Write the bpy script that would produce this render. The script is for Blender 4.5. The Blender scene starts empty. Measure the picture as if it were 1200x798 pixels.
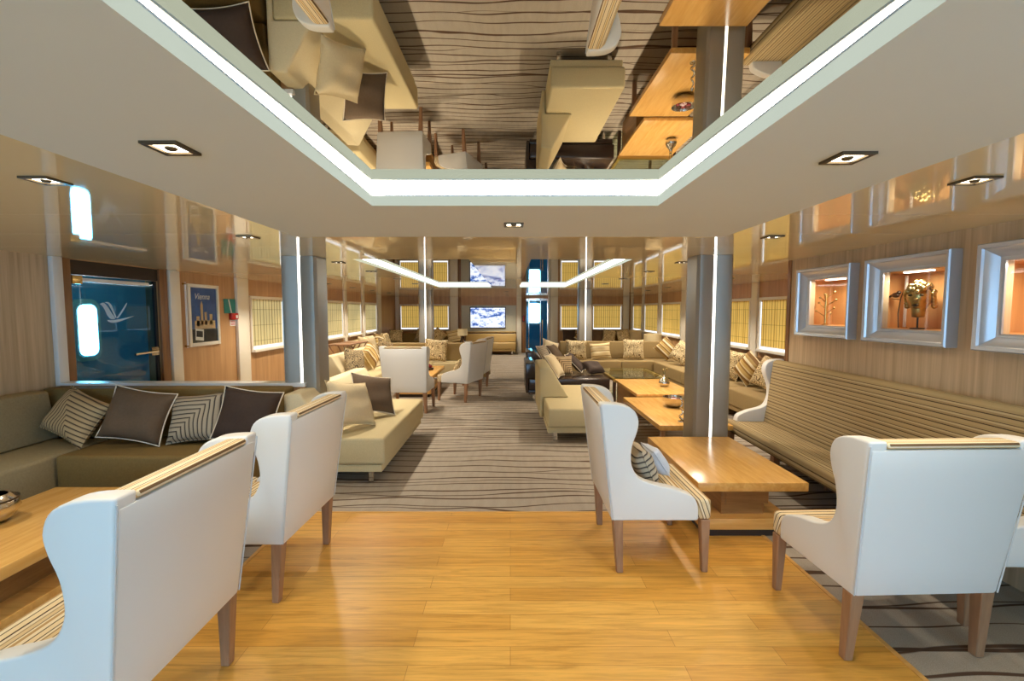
import bpy, bmesh, math, random
from mathutils import Vector, Matrix, Euler

SC = bpy.context.scene
COL = SC.collection
R = math.radians
random.seed(7)

# ------------------------------------------------------------------ camera, world, light, exposure
cam_d = bpy.data.cameras.new('camera')
cam_d.sensor_width = 36.0
cam_d.lens = 533.0 / 1200.0 * 36.0
cam_d.shift_x = 2.0 / 1200.0
cam_d.clip_start = 0.05
cam = bpy.data.objects.new('camera', cam_d)
COL.objects.link(cam)
cam.location = (0, 0, 1.6)
cam.rotation_euler = (R(90) - math.atan(35.0 / 533.0), 0, 0)
SC.camera = cam

world = bpy.data.worlds.new('world')
SC.world = world
world.use_nodes = True
world.node_tree.nodes['Background'].inputs[0].default_value = (0.75, 0.87, 1.0, 1)
world.node_tree.nodes['Background'].inputs[1].default_value = 1.0

SC.view_settings.view_transform = 'Standard'
SC.view_settings.look = 'None'
SC.view_settings.gamma = 1.0
SC.view_settings.use_curve_mapping = False
SC.view_settings.exposure = 0.18
SC.cycles.use_denoising = True
SC.cycles.max_bounces = 10
SC.cycles.diffuse_bounces = 5
SC.cycles.glossy_bounces = 6
SC.cycles.transmission_bounces = 6
SC.cycles.transparent_max_bounces = 10
SC.cycles.caustics_reflective = False
SC.cycles.caustics_refractive = False
SC.cycles.sample_clamp_indirect = 4.0
SC.cycles.blur_glossy = 0.5

LED = 10.0            # strength of the cove and pillar light strips
SPOT = 32.0          # watts of one ceiling downlight
DAY = 8.0            # strength of the window panes behind the camera
PANE = 1.35           # strength of the window panes behind the blinds
WARM = (1.0, 0.88, 0.72)


# ------------------------------------------------------------------ materials
def c(r, g, b):
    def f(v):
        v /= 255.0
        return v / 12.92 if v <= 0.04045 else ((v + 0.055) / 1.055) ** 2.4
    return (f(r), f(g), f(b), 1.0)


def newmat(name):
    m = bpy.data.materials.new(name)
    m.use_nodes = True
    nt = m.node_tree
    b = nt.nodes['Principled BSDF']
    return m, nt, b


def N(nt, typ, **kw):
    n = nt.nodes.new(typ)
    for k, v in kw.items():
        if isinstance(k, str) and hasattr(n, k):
            setattr(n, k, v)
    return n


def L(nt, a, b):
    nt.links.new(a, b)


def coords(nt, scale=(1, 1, 1), out='Object', rot=(0, 0, 0)):
    t = N(nt, 'ShaderNodeTexCoord')
    mp = N(nt, 'ShaderNodeMapping')
    mp.inputs['Scale'].default_value = scale
    mp.inputs['Rotation'].default_value = rot
    L(nt, t.outputs[out], mp.inputs[0])
    return mp.outputs[0]


def ramp(nt, fac, stops, interp='LINEAR'):
    r = N(nt, 'ShaderNodeValToRGB')
    r.color_ramp.interpolation = interp
    e = r.color_ramp.elements
    while len(e) < len(stops):
        e.new(0.5)
    for i, (p, col) in enumerate(stops):
        e[i].position = p
        e[i].color = col
    L(nt, fac, r.inputs[0])
    return r.outputs[0]


def math_n(nt, op, a, b=None, d=None):
    n = N(nt, 'ShaderNodeMath', operation=op)
    for i, v in enumerate((a, b, d)):
        if v is None:
            continue
        if isinstance(v, (int, float)):
            n.inputs[i].default_value = v
        else:
            L(nt, v, n.inputs[i])
    return n.outputs[0]


def noise(nt, vec, scale=5, detail=3, rough=0.5, dist=0.0):
    n = N(nt, 'ShaderNodeTexNoise')
    n.inputs['Scale'].default_value = scale
    n.inputs['Detail'].default_value = detail
    n.inputs['Roughness'].default_value = rough
    n.inputs['Distortion'].default_value = dist
    L(nt, vec, n.inputs['Vector'])
    return n.outputs['Fac']


def bump(nt, b, h, strength=0.2, dist=0.01):
    n = N(nt, 'ShaderNodeBump')
    n.inputs['Strength'].default_value = strength
    n.inputs['Distance'].default_value = dist
    L(nt, h, n.inputs['Height'])
    L(nt, n.outputs[0], b.inputs['Normal'])


def plain(name, col, rough=0.6, metal=0.0, spec=0.5, fine=0.0, fscale=60):
    m, nt, b = newmat(name)
    b.inputs['Roughness'].default_value = rough
    b.inputs['Metallic'].default_value = metal
    b.inputs['Specular IOR Level'].default_value = spec
    if fine:
        v = coords(nt)
        f = noise(nt, v, fscale, 4)
        dk = tuple(x * (1 - fine) for x in col[:3]) + (1,)
        lt = tuple(min(1, x * (1 + fine)) for x in col[:3]) + (1,)
        L(nt, ramp(nt, f, [(0.3, dk), (0.7, lt)]), b.inputs['Base Color'])
        bump(nt, b, f, 0.15, 0.004)
    else:
        b.inputs['Base Color'].default_value = col
    return m


def emit(name, col, strength):
    m = bpy.data.materials.new(name)
    m.use_nodes = True
    nt = m.node_tree
    nt.nodes.clear()
    e = N(nt, 'ShaderNodeEmission')
    e.inputs[0].default_value = col
    e.inputs[1].default_value = strength
    o = N(nt, 'ShaderNodeOutputMaterial')
    L(nt, e.outputs[0], o.inputs[0])
    return m


def woodgrain(name, light, dark, stretch=(30, 30, 1.5), rough=0.45, scale=1.0, spec=0.5, contrast=(0.3, 0.7)):
    m, nt, b = newmat(name)
    v = coords(nt, stretch)
    f = noise(nt, v, scale, 5, 0.6, 0.4)
    L(nt, ramp(nt, f, [(contrast[0], dark), (contrast[1], light)]), b.inputs['Base Color'])
    b.inputs['Roughness'].default_value = rough
    b.inputs['Specular IOR Level'].default_value = spec
    bump(nt, b, f, 0.08, 0.003)
    return m


def wood_floor_mat():
    m, nt, b = newmat('oak plank floor')
    v = coords(nt)
    br = N(nt, 'ShaderNodeTexBrick')
    br.inputs['Scale'].default_value = 1.0
    br.inputs['Brick Width'].default_value = 1.25
    br.inputs['Row Height'].default_value = 0.115
    br.inputs['Mortar Size'].default_value = 0.0012
    br.inputs['Mortar Smooth'].default_value = 0.3
    br.inputs['Bias'].default_value = 0.0
    br.offset = 0.37
    br.inputs['Color1'].default_value = c(228, 176, 88)
    br.inputs['Color2'].default_value = c(212, 154, 66)
    br.inputs['Mortar'].default_value = c(168, 112, 44)
    L(nt, v, br.inputs['Vector'])
    g = noise(nt, coords(nt, (1.4, 22, 1)), 1.6, 6, 0.65, 1.2)
    gr = ramp(nt, g, [(0.32, (0.74, 0.70, 0.62, 1)), (0.55, (1, 1, 1, 1)), (0.75, (1.12, 1.1, 1.05, 1))])
    mx = N(nt, 'ShaderNodeMix', data_type='RGBA', blend_type='MULTIPLY')
    mx.inputs[0].default_value = 1.0
    L(nt, br.outputs[0], mx.inputs[6])
    L(nt, gr, mx.inputs[7])
    L(nt, mx.outputs[2], b.inputs['Base Color'])
    b.inputs['Roughness'].default_value = 0.33
    bump(nt, b, g, 0.05, 0.003)
    return m


def carpet_mat():
    m, nt, b = newmat('beige carpet with wavy brown lines')
    t = N(nt, 'ShaderNodeTexCoord')
    sp = N(nt, 'ShaderNodeSeparateXYZ')
    L(nt, t.outputs['Object'], sp.inputs[0])

    def lines(freq, amp, seed, w0, w1):
        cm = N(nt, 'ShaderNodeCombineXYZ')
        L(nt, math_n(nt, 'MULTIPLY', sp.outputs[0], 0.55), cm.inputs[0])
        L(nt, math_n(nt, 'MULTIPLY', sp.outputs[1], 1.3), cm.inputs[1])
        cm.inputs[2].default_value = seed
        n1 = noise(nt, cm.outputs[0], 1.6, 1.5, 0.4)
        yy = math_n(nt, 'MULTIPLY_ADD', n1, amp, sp.outputs[1])
        fr = math_n(nt, 'FRACT', math_n(nt, 'MULTIPLY', yy, freq))
        tri = math_n(nt, 'ABSOLUTE', math_n(nt, 'SUBTRACT', fr, 0.5))
        cw = N(nt, 'ShaderNodeCombineXYZ')
        L(nt, math_n(nt, 'MULTIPLY', sp.outputs[0], 0.25), cw.inputs[0])
        L(nt, math_n(nt, 'MULTIPLY', sp.outputs[1], 2.3), cw.inputs[1])
        cw.inputs[2].default_value = seed + 3
        n2 = noise(nt, cw.outputs[0], 2.2, 1, 0.5)
        wd = math_n(nt, 'MULTIPLY_ADD', n2, w1, w0)
        d = math_n(nt, 'SUBTRACT', wd, tri)
        mr = N(nt, 'ShaderNodeMapRange')
        mr.inputs[1].default_value = -0.012
        mr.inputs[2].default_value = 0.012
        L(nt, d, mr.inputs[0])
        return mr.outputs[0]
    a = lines(6.2, 0.30, 1.0, -0.015, 0.15)
    a2 = lines(3.3, 0.42, 9.0, -0.035, 0.12)
    fac = math_n(nt, 'MAXIMUM', a, a2)
    f = noise(nt, coords(nt), 240, 2)
    f2 = noise(nt, coords(nt, (6, 1.2, 1)), 3, 3)
    base = ramp(nt, f, [(0.3, c(154, 143, 128)), (0.7, c(178, 168, 153))])
    base2 = ramp(nt, f2, [(0.3, (0.92, 0.92, 0.92, 1)), (0.7, (1.04, 1.04, 1.04, 1))])
    mm = N(nt, 'ShaderNodeMix', data_type='RGBA', blend_type='MULTIPLY')
    mm.inputs[0].default_value = 1
    L(nt, base, mm.inputs[6])
    L(nt, base2, mm.inputs[7])
    mx = N(nt, 'ShaderNodeMix', data_type='RGBA')
    L(nt, fac, mx.inputs[0])
    L(nt, mm.outputs[2], mx.inputs[6])
    mx.inputs[7].default_value = c(86, 66, 52)
    L(nt, mx.outputs[2], b.inputs['Base Color'])
    b.inputs['Roughness'].default_value = 0.95
    b.inputs['Specular IOR Level'].default_value = 0.1
    bump(nt, b, f, 0.3, 0.004)
    return m


def stripe_mat(name, axis, period, stops, cross=0.0, axis2=2):
    """woven stripes running across one object axis"""
    m, nt, b = newmat(name)
    t = N(nt, 'ShaderNodeTexCoord')
    sp = N(nt, 'ShaderNodeSeparateXYZ')
    L(nt, t.outputs['Object'], sp.inputs[0])
    v = sp.outputs[axis]
    if cross:
        v = math_n(nt, 'MULTIPLY_ADD', sp.outputs[axis2], cross, v)
    fr = math_n(nt, 'FRACT', math_n(nt, 'MULTIPLY', v, 1.0 / period))
    L(nt, ramp(nt, fr, stops, 'CONSTANT'), b.inputs['Base Color'])
    b.inputs['Roughness'].default_value = 0.8
    b.inputs['Specular IOR Level'].default_value = 0.2
    f = noise(nt, coords(nt), 200, 2)
    bump(nt, b, f, 0.2, 0.002)
    return m


def mitred_mat(name, light, dark, period=0.05, flip=1):
    m, nt, b = newmat(name)
    t = N(nt, 'ShaderNodeTexCoord')
    sp = N(nt, 'ShaderNodeSeparateXYZ')
    L(nt, t.outputs['Object'], sp.inputs[0])
    a = math_n(nt, 'MULTIPLY', sp.outputs[0], -float(flip))
    v = math_n(nt, 'MAXIMUM', a, sp.outputs[2])
    fr = math_n(nt, 'FRACT', math_n(nt, 'MULTIPLY', v, 1.0 / period))
    L(nt, ramp(nt, fr, [(0, light), (0.42, tuple(x * 0.8 for x in light[:3]) + (1,)), (0.6, dark), (0.86, light)], 'CONSTANT'), b.inputs['Base Color'])
    b.inputs['Roughness'].default_value = 0.85
    return m


def damask_mat(name, light, dark, scale=10.0):
    m, nt, b = newmat(name)
    v = coords(nt)
    n = noise(nt, v, scale, 0.5, 0.3, 0.6)
    fr = math_n(nt, 'FRACT', math_n(nt, 'MULTIPLY', n, 9.0))
    L(nt, ramp(nt, fr, [(0, light), (0.62, dark)], 'CONSTANT'), b.inputs['Base Color'])
    b.inputs['Roughness'].default_value = 0.8
    return m


def blind_mat(name, a_col, b_col, period, fold):
    m = bpy.data.materials.new(name)
    m.use_nodes = True
    nt = m.node_tree
    nt.nodes.clear()
    t = N(nt, 'ShaderNodeTexCoord')
    sp = N(nt, 'ShaderNodeSeparateXYZ')
    L(nt, t.outputs['Object'], sp.inputs[0])
    cm = N(nt, 'ShaderNodeCombineXYZ')
    L(nt, sp.outputs[0], cm.inputs[0])
    n1 = noise(nt, cm.outputs[0], 0.55 / period, 2, 0.6)
    n1 = math_n(nt, 'FRACT', math_n(nt, 'MULTIPLY_ADD', sp.outputs[0], 0.62 / period, math_n(nt, 'MULTIPLY', n1, 0.8)))
    col = ramp(nt, n1, [(0.0, b_col), (0.22, b_col), (0.42, a_col), (0.86, a_col)])
    fr = math_n(nt, 'FRACT', math_n(nt, 'MULTIPLY_ADD', sp.outputs[2], 1.0 / fold, 0.02))
    ln = ramp(nt, fr, [(0, (0.55, 0.55, 0.5, 1)), (0.03, (1, 1, 1, 1))], 'CONSTANT')
    mx = N(nt, 'ShaderNodeMix', data_type='RGBA', blend_type='MULTIPLY')
    mx.inputs[0].default_value = 1
    L(nt, col, mx.inputs[6])
    L(nt, ln, mx.inputs[7])
    d = N(nt, 'ShaderNodeBsdfDiffuse')
    tr = N(nt, 'ShaderNodeBsdfTranslucent')
    L(nt, mx.outputs[2], d.inputs[0])
    L(nt, mx.outputs[2], tr.inputs[0])
    ms = N(nt, 'ShaderNodeMixShader')
    ms.inputs[0].default_value = 0.45
    L(nt, d.outputs[0], ms.inputs[1])
    L(nt, tr.outputs[0], ms.inputs[2])
    o = N(nt, 'ShaderNodeOutputMaterial')
    L(nt, ms.outputs[0], o.inputs[0])
    return m


def glass_mat(name, tint, ior=1.5, rough=0.0, edge=0.6):
    m = bpy.data.materials.new(name)
    m.use_nodes = True
    nt = m.node_tree
    nt.nodes.clear()
    tr = N(nt, 'ShaderNodeBsdfTransparent')
    tr.inputs[0].default_value = tint
    gl = N(nt, 'ShaderNodeBsdfGlossy')
    gl.inputs['Roughness'].default_value = rough
    lw = N(nt, 'ShaderNodeLayerWeight')
    fac = math_n(nt, 'MULTIPLY_ADD', math_n(nt, 'POWER', lw.outputs['Facing'], 4.0), edge, 0.04 * ior)
    ms = N(nt, 'ShaderNodeMixShader')
    L(nt, fac, ms.inputs[0])
    L(nt, tr.outputs[0], ms.inputs[1])
    L(nt, gl.outputs[0], ms.inputs[2])
    o = N(nt, 'ShaderNodeOutputMaterial')
    L(nt, ms.outputs[0], o.inputs[0])
    return m


def lacquer_mat():
    m, nt, b = newmat('glossy tan lacquered ceiling panel')
    v = coords(nt)
    f = noise(nt, v, 0.9, 2, 0.4)
    b.inputs['Base Color'].default_value = c(242, 228, 190)
    b.inputs['Roughness'].default_value = 0.03
    b.inputs['IOR'].default_value = 2.0
    b.inputs['Specular IOR Level'].default_value = 0.5
    bump(nt, b, f, 0.06, 0.02)
    return m


def screen_mat():
    m = bpy.data.materials.new('lit television picture')
    m.use_nodes = True
    nt = m.node_tree
    nt.nodes.clear()
    v = coords(nt, (1.4, 1, 3.0))
    n1 = noise(nt, v, 1.7, 5, 0.75)
    col = ramp(nt, n1, [(0.34, c(20, 30, 70)), (0.42, c(70, 110, 190)), (0.5, c(225, 235, 255)), (0.62, c(250, 252, 255)), (0.72, c(120, 160, 230))])
    e = N(nt, 'ShaderNodeEmission')
    e.inputs[1].default_value = 1.1
    L(nt, col, e.inputs[0])
    o = N(nt, 'ShaderNodeOutputMaterial')
    L(nt, e.outputs[0], o.inputs[0])
    return m


M = {}
M['leather'] = plain('white leather', c(221, 219, 213), 0.42, 0, 0.4)
M['seam'] = plain('white leather welt', c(200, 200, 198), 0.5)
M['leg_wood'] = woodgrain('brown stained wood', c(170, 128, 94), c(132, 96, 68), (18, 18, 2), 0.45)
CH = [(0, c(222, 200, 158)), (0.20, c(66, 48, 36)), (0.25, c(226, 208, 172)), (0.40, c(176, 140, 92)), (0.52, c(226, 208, 172)),
      (0.60, c(84, 62, 44)), (0.64, c(208, 182, 138)), (0.80, c(150, 122, 84)), (0.86, c(228, 212, 180)), (0.95, c(70, 52, 38))]
M['stripe_seat'] = stripe_mat('striped seat fabric', 1, 0.115, CH, 0.35)
CB = [(0, c(234, 216, 180)), (0.30, c(70, 50, 38)), (0.37, c(230, 212, 176)), (0.52, c(206, 172, 120)), (0.68, c(230, 212, 176)), (0.80, c(120, 92, 62)), (0.86, c(234, 216, 180))]
M['stripe_back'] = stripe_mat('striped back fabric', 2, 0.115, CB, -2.3, 1)
BN = [(0, c(166, 146, 106)), (0.26, c(74, 58, 42)), (0.36, c(150, 130, 94)), (0.55, c(178, 160, 122)), (0.72, c(92, 74, 54)), (0.80, c(158, 138, 100))]
M['bench_seat'] = stripe_mat('fine striped bench fabric', 1, 0.055, BN, 0.4)
M['bench_back'] = stripe_mat('fine striped bench back fabric', 2, 0.060, BN, 0.2, 1)
M['floor_wood'] = wood_floor_mat()
M['carpet'] = carpet_mat()
M['oak_table'] = woodgrain('golden oak table', c(224, 174, 98), c(198, 144, 72), (2.5, 26, 26), 0.28, 1.0)
M['oak_table_y'] = woodgrain('golden oak table top', c(230, 182, 106), c(206, 154, 80), (26, 2.5, 26), 0.22, 1.0)
M['oak_dark'] = woodgrain('darker oak plinth', c(170, 126, 72), c(136, 96, 50), (3, 3, 30), 0.4)  # darker oak for table pedestals and the solid base
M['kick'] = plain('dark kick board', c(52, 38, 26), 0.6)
M['tan_fabric'] = plain('tan sofa fabric', c(200, 184, 142), 0.85, 0, 0.2, 0.06, 120)
M['cream_fabric'] = plain('pale cream sofa fabric', c(218, 203, 166), 0.85, 0, 0.2, 0.05, 120)
M['olive_fabric'] = plain('olive brown sofa fabric', c(124, 102, 60), 0.8, 0, 0.25, 0.08, 90)
M['greige_fabric'] = plain('greige velvet sofa fabric', c(158, 146, 116), 0.85, 0, 0.25, 0.08, 70)
M['khaki_fabric'] = plain('khaki sofa fabric', c(152, 130, 88), 0.8, 0, 0.25, 0.07, 90)
M['brown_fabric'] = plain('brown sofa back fabric', c(94, 66, 36), 0.8, 0, 0.2, 0.05, 90)
M['gold_fabric'] = plain('gold beige leatherette', c(190, 160, 100), 0.4)
M['dark_leather'] = plain('dark brown leather', c(52, 40, 34), 0.22, 0, 0.6)
M['chrome'] = plain('polished chrome', c(215, 212, 205), 0.12, 1.0)
M['steel'] = plain('brushed steel pillar sleeve', c(150, 144, 132), 0.42, 0.35)
M['frame_silver'] = plain('silver grey frame lacquer', c(190, 195, 202), 0.25, 0.35)
M['nickel'] = plain('dark nickel', c(96, 84, 66), 0.35, 0.9)
M['led'] = emit('lit white strip', (1.0, 0.97, 0.86, 1), LED)
M['led_pillar'] = emit('lit white pillar strip', (1.0, 0.98, 0.92, 1), 3.5)
M['self_lit'] = emit('glowing pale green white diffuser lip', (0.70, 0.76, 0.66, 1), 0.9)  # faint glow put into the white lip, which the strip leaves dark
M['bulb'] = emit('lit halogen bulb', (1.0, 0.9, 0.7, 1), 8.0)
M['soffit'] = plain('matt beige soffit paint', c(216, 220, 216), 0.7)
M['lacquer'] = lacquer_mat()
M['mirror'] = plain('bronze tinted mirror', (0.80, 0.76, 0.66, 1), 0.0, 1.0)
M['wall_greige'] = woodgrain('greige vertical grain veneer', c(212, 186, 150), c(178, 152, 118), (26, 26, 0.8), 0.5, 1.0)
M['wall_brown'] = woodgrain('honey brown veneer', c(200, 158, 112), c(172, 130, 86), (10, 10, 0.6), 0.42, 1.0)
M['post'] = plain('cream lacquered post', c(236, 229, 212), 0.4)
M['jamb'] = woodgrain('brown door jamb', c(150, 106, 64), c(120, 80, 46), (14, 14, 1), 0.4)
M['white_trim'] = plain('white lacquer', c(226, 224, 220), 0.3)
M['blind_yellow'] = blind_mat('yellow striped blind cloth', c(230, 190, 100), c(178, 138, 62), 0.05, 0.27)
M['blind_pale'] = blind_mat('pale gold striped blind cloth', c(214, 196, 140), c(150, 130, 84), 0.06, 0.27)
M['pane'] = emit('daylit window pane', (0.90, 0.95, 1.0, 1), PANE)
M['day'] = emit('daylit unseen window pane', (0.34, 0.64, 1.0, 1), DAY)
M['bright'] = emit('bright porthole pane', (0.92, 0.97, 1.0, 1), 36.0)
M['teal_glass'] = glass_mat('teal tinted glass', (0.28, 0.64, 0.84, 1), 1.0, 0.0, 0.45)
M['clear_glass'] = glass_mat('clear green glass', (0.78, 0.86, 0.78, 1), 1.6)
M['thin_glass'] = glass_mat('thin clear glazing', (0.97, 0.98, 0.97, 1), 0.4, 0.0, 0.15)
M['corridor'] = plain('blue grey corridor lining', c(96, 160, 200), 0.5)
M['niche'] = woodgrain('orange lit niche veneer', c(220, 172, 116), c(196, 144, 90), (9, 9, 0.8), 0.4)
M['bronze'] = plain('aged gold metal', c(176, 150, 96), 0.28, 0.9, 0.5, 0.25, 18)
M['silver'] = plain('hammered silver', c(212, 206, 196), 0.16, 1.0)
M['black'] = plain('black plastic', c(18, 18, 20), 0.4)
M['dark_wood'] = plain('dark stained wood', c(58, 40, 28), 0.4)
M['red'] = plain('red plastic', c(176, 28, 24), 0.4)
M['teal'] = plain('teal sign plastic', c(22, 130, 122), 0.4)
M['white'] = plain('white paint', c(240, 240, 236), 0.5)
M['shade'] = plain('cream lamp shade', c(226, 208, 164), 0.8)
M['screen'] = screen_mat()
M['tv_panel'] = plain('pale grey television panel', c(192, 190, 170), 0.35)
M['cush_brown'] = plain('brown velvet cushion', c(98, 80, 62), 0.8, 0, 0.3, 0.06, 50)
M['cush_dark'] = plain('dark brown velvet cushion', c(66, 52, 44), 0.75, 0, 0.3, 0.06, 50)
M['cush_cream'] = plain('cream linen cushion', c(214, 196, 158), 0.85, 0, 0.2, 0.04, 80)
M['cush_blue_lit'] = plain('pale blue grey cushion', c(196, 204, 216), 0.8)  # white cushion with the bluish daylight put into its base colour
M['piping'] = plain('cream piping', c(232, 220, 196), 0.7)
M['mitre'] = mitred_mat('mitred stripe cushion', c(186, 160, 118), c(78, 60, 44), 0.036)
M['mitre_flip'] = mitred_mat('mitred stripe cushion flipped', c(176, 162, 138), c(66, 58, 52), 0.036, -1)
M['damask'] = damask_mat('damask cushion', c(226, 206, 160), c(112, 88, 52))
M['damask_dark'] = damask_mat('dark damask cushion', c(170, 150, 112), c(66, 54, 42))
M['cush_stripe'] = stripe_mat('broad striped cushion', 2, 0.30, [(0, c(206, 176, 110)), (0.14, c(150, 112, 60)), (0.24, c(236, 226, 196)), (0.36, c(176, 150, 96)),
                               (0.5, c(132, 100, 60)), (0.62, c(232, 220, 186)), (0.7, c(196, 166, 104)), (0.86, c(150, 116, 64)), (0.94, c(226, 206, 160))])
M['cush_cream_stripe'] = stripe_mat('cream ruffled cushion', 2, 0.12, [(0, c(226, 204, 156)), (0.55, c(236, 220, 180)), (0.8, c(176, 148, 98))])
M['flower_red'] = plain('dark red petals', c(120, 24, 30), 0.6)
M['flower_white'] = plain('pink white petals', c(232, 204, 208), 0.6)
M['leaf'] = plain('dark green leaf', c(60, 74, 40), 0.5)
M['print_blue'] = plain('printed blue sky', c(44, 86, 156), 0.3, 0, 0.5, 0.25, 4)
M['print_stone'] = plain('printed pale stone', c(206, 178, 140), 0.3)
M['print_dark'] = plain('printed dark foreground', c(44, 44, 46), 0.3, 0, 0.5, 0.5, 14)
M['frosted'], _nt, _b = newmat('frosted white vinyl')
_b.inputs['Base Color'].default_value = c(240, 244, 248)
_b.inputs['Roughness'].default_value = 0.6
_b.inputs['Subsurface Weight'].default_value = 0.0
_tr = N(_nt, 'ShaderNodeBsdfTranslucent')
_tr.inputs[0].default_value = c(235, 244, 250)
_ms = N(_nt, 'ShaderNodeMixShader')
_ms.inputs[0].default_value = 0.6
L(_nt, _b.outputs[0], _ms.inputs[1])
L(_nt, _tr.outputs[0], _ms.inputs[2])
L(_nt, _ms.outputs[0], _nt.nodes['Material Output'].inputs[0])
M['brass'] = plain('brushed brass', c(206, 176, 112), 0.25, 0.9)


# ------------------------------------------------------------------ geometry helpers
def add_box(bm, x0, x1, y0, y1, z0, z1, mi=0):
    vs = [bm.verts.new((x, y, z)) for x in (x0, x1) for y in (y0, y1) for z in (z0, z1)]
    for q in ((0, 1, 3, 2), (4, 6, 7, 5), (0, 4, 5, 1), (2, 3, 7, 6), (0, 2, 6, 4), (1, 5, 7, 3)):
        f = bm.faces.new([vs[i] for i in q])
        f.material_index = mi
    return vs


def add_prism(bm, pts, axis, a, b, mi=0):
    """extrude a 2D outline along an axis: axis 0 -> outline is (y,z), 1 -> (x,z), 2 -> (x,y)"""
    def mk(p, t):
        return {0: (t, p[0], p[1]), 1: (p[0], t, p[1]), 2: (p[0], p[1], t)}[axis]
    A = [bm.verts.new(mk(p, a)) for p in pts]
    B = [bm.verts.new(mk(p, b)) for p in pts]
    fs = [bm.faces.new(A), bm.faces.new(B[::-1])]
    n = len(pts)
    for i in range(n):
        j = (i + 1) % n
        fs.append(bm.faces.new((A[i], B[i], B[j], A[j])))
    for f in fs:
        f.material_index = mi
    return A + B


def add_frustum(bm, c0, s0, c1, s1, mi=0):
    """square tapered bar from centre c0 (half sizes s0) to c1"""
    vs = []
    for (cc, s) in ((c0, s0), (c1, s1)):
        for dx, dy in ((-1, -1), (1, -1), (1, 1), (-1, 1)):
            vs.append(bm.verts.new((cc[0] + dx * s[0], cc[1] + dy * s[1], cc[2])))
    for q in ((3, 2, 1, 0), (4, 5, 6, 7), (0, 1, 5, 4), (1, 2, 6, 5), (2, 3, 7, 6), (3, 0, 4, 7)):
        f = bm.faces.new([vs[i] for i in q])
        f.material_index = mi


def add_lathe(bm, prof, cx=0, cy=0, seg=24, mi=0, sx=1, sy=1):
    rings = []
    for r, z in prof:
        rings.append([bm.verts.new((cx + sx * r * math.cos(2 * math.pi * k / seg), cy + sy * r * math.sin(2 * math.pi * k / seg), z)) for k in range(seg)])
    for a, b in zip(rings, rings[1:]):
        for k in range(seg):
            f = bm.faces.new((a[k], a[(k + 1) % seg], b[(k + 1) % seg], b[k]))
            f.material_index = mi
    if prof[0][0] > 1e-5:
        bm.faces.new(rings[0][::-1]).material_index = mi
    if prof[-1][0] > 1e-5:
        bm.faces.new(rings[-1]).material_index = mi


def add_tube(bm, pts, r, seg=8, closed=False, mi=0):
    pts = [Vector(p) for p in pts]
    n = len(pts)
    rings = []
    prev = None
    for i, p in enumerate(pts):
        a = pts[(i - 1) % n] if (closed or i > 0) else p
        b = pts[(i + 1) % n] if (closed or i < n - 1) else p
        t = (b - a)
        if t.length < 1e-9:
            t = Vector((0, 0, 1))
        t.normalize()
        ref = prev if prev is not None else (Vector((0, 0, 1)) if abs(t.z) < 0.9 else Vector((1, 0, 0)))
        u = t.cross(ref)
        if u.length < 1e-6:
            u = t.cross(Vector((0.3, 0.8, 0.1)))
        u.normalize()
        w = u.cross(t).normalized()
        prev = w
        rr = r[i] if isinstance(r, (list, tuple)) else r
        rings.append([bm.verts.new(p + u * rr * math.cos(2 * math.pi * k / seg) + w * rr * math.sin(2 * math.pi * k / seg)) for k in range(seg)])
    m = n if closed else n - 1
    for i in range(m):
        a, b = rings[i], rings[(i + 1) % n]
        for k in range(seg):
            bm.faces.new((a[k], b[k], b[(k + 1) % seg], a[(k + 1) % seg])).material_index = mi
    if not closed:
        bm.faces.new(rings[0]).material_index = mi
        bm.faces.new(rings[-1][::-1]).material_index = mi


def add_ball(bm, ctr, r, seg=12, sc=(1, 1, 1), mi=0):
    mt = Matrix.Translation(ctr) @ Matrix.Diagonal((sc[0], sc[1], sc[2], 1))
    ret = bmesh.ops.create_uvsphere(bm, u_segments=seg, v_segments=max(6, seg // 2), radius=r, matrix=mt)
    for v in ret['verts']:
        for f in v.link_faces:
            f.material_index = mi


def bev(bm, w, seg=3, ang=32):
    bmesh.ops.recalc_face_normals(bm, faces=bm.faces)
    es = [e for e in bm.edges if len(e.link_faces) == 2 and e.calc_face_angle(0) > R(ang)]
    if es:
        bmesh.ops.bevel(bm, geom=es, offset=w, offset_type='OFFSET', segments=seg, profile=0.5, affect='EDGES', clamp_overlap=True)


def obj(name, bm, mats, parent=None, loc=None, sharp=35, rot=None):
    bmesh.ops.recalc_face_normals(bm, faces=bm.faces)
    me = bpy.data.meshes.new(name)
    bm.to_mesh(me)
    bm.free()
    for m in (mats if isinstance(mats, (list, tuple)) else [mats]):
        me.materials.append(m)
    me.shade_smooth()
    me.set_sharp_from_angle(angle=R(sharp))
    o = bpy.data.objects.new(name, me)
    COL.objects.link(o)
    if parent is not None:
        o.parent = parent
    if loc is not None:
        o.location = loc
    if rot is not None:
        o.rotation_euler = rot
    return o


def tag(o, label, cat, group=None):
    o['label'] = label
    o['category'] = cat
    if group:
        o['group'] = group
    return o


def thing(name, label, cat, loc=(0, 0, 0), rz=0.0, group=None):
    o = bpy.data.objects.new(name, None)
    o.empty_display_size = 0.1
    COL.objects.link(o)
    o.location = loc
    o.rotation_euler = (0, 0, rz)
    return tag(o, label, cat, group)


def struct(name, bm, mats, parent=None, **kw):
    o = obj(name, bm, mats, parent, **kw)
    if parent is None:
        o['kind'] = 'structure'
    return o


def dup(root, loc, rz, label, group=None):
    r = root.copy()
    COL.objects.link(r)
    r.location = loc
    r.rotation_euler = (0, 0, rz)
    r['label'] = label
    if group:
        r['group'] = group
    for ch in list(root.children):
        k = ch.copy()
        COL.objects.link(k)
        k.parent = r
        for g in list(ch.children):
            d = g.copy()
            COL.objects.link(d)
            d.parent = k
    return r


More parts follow.
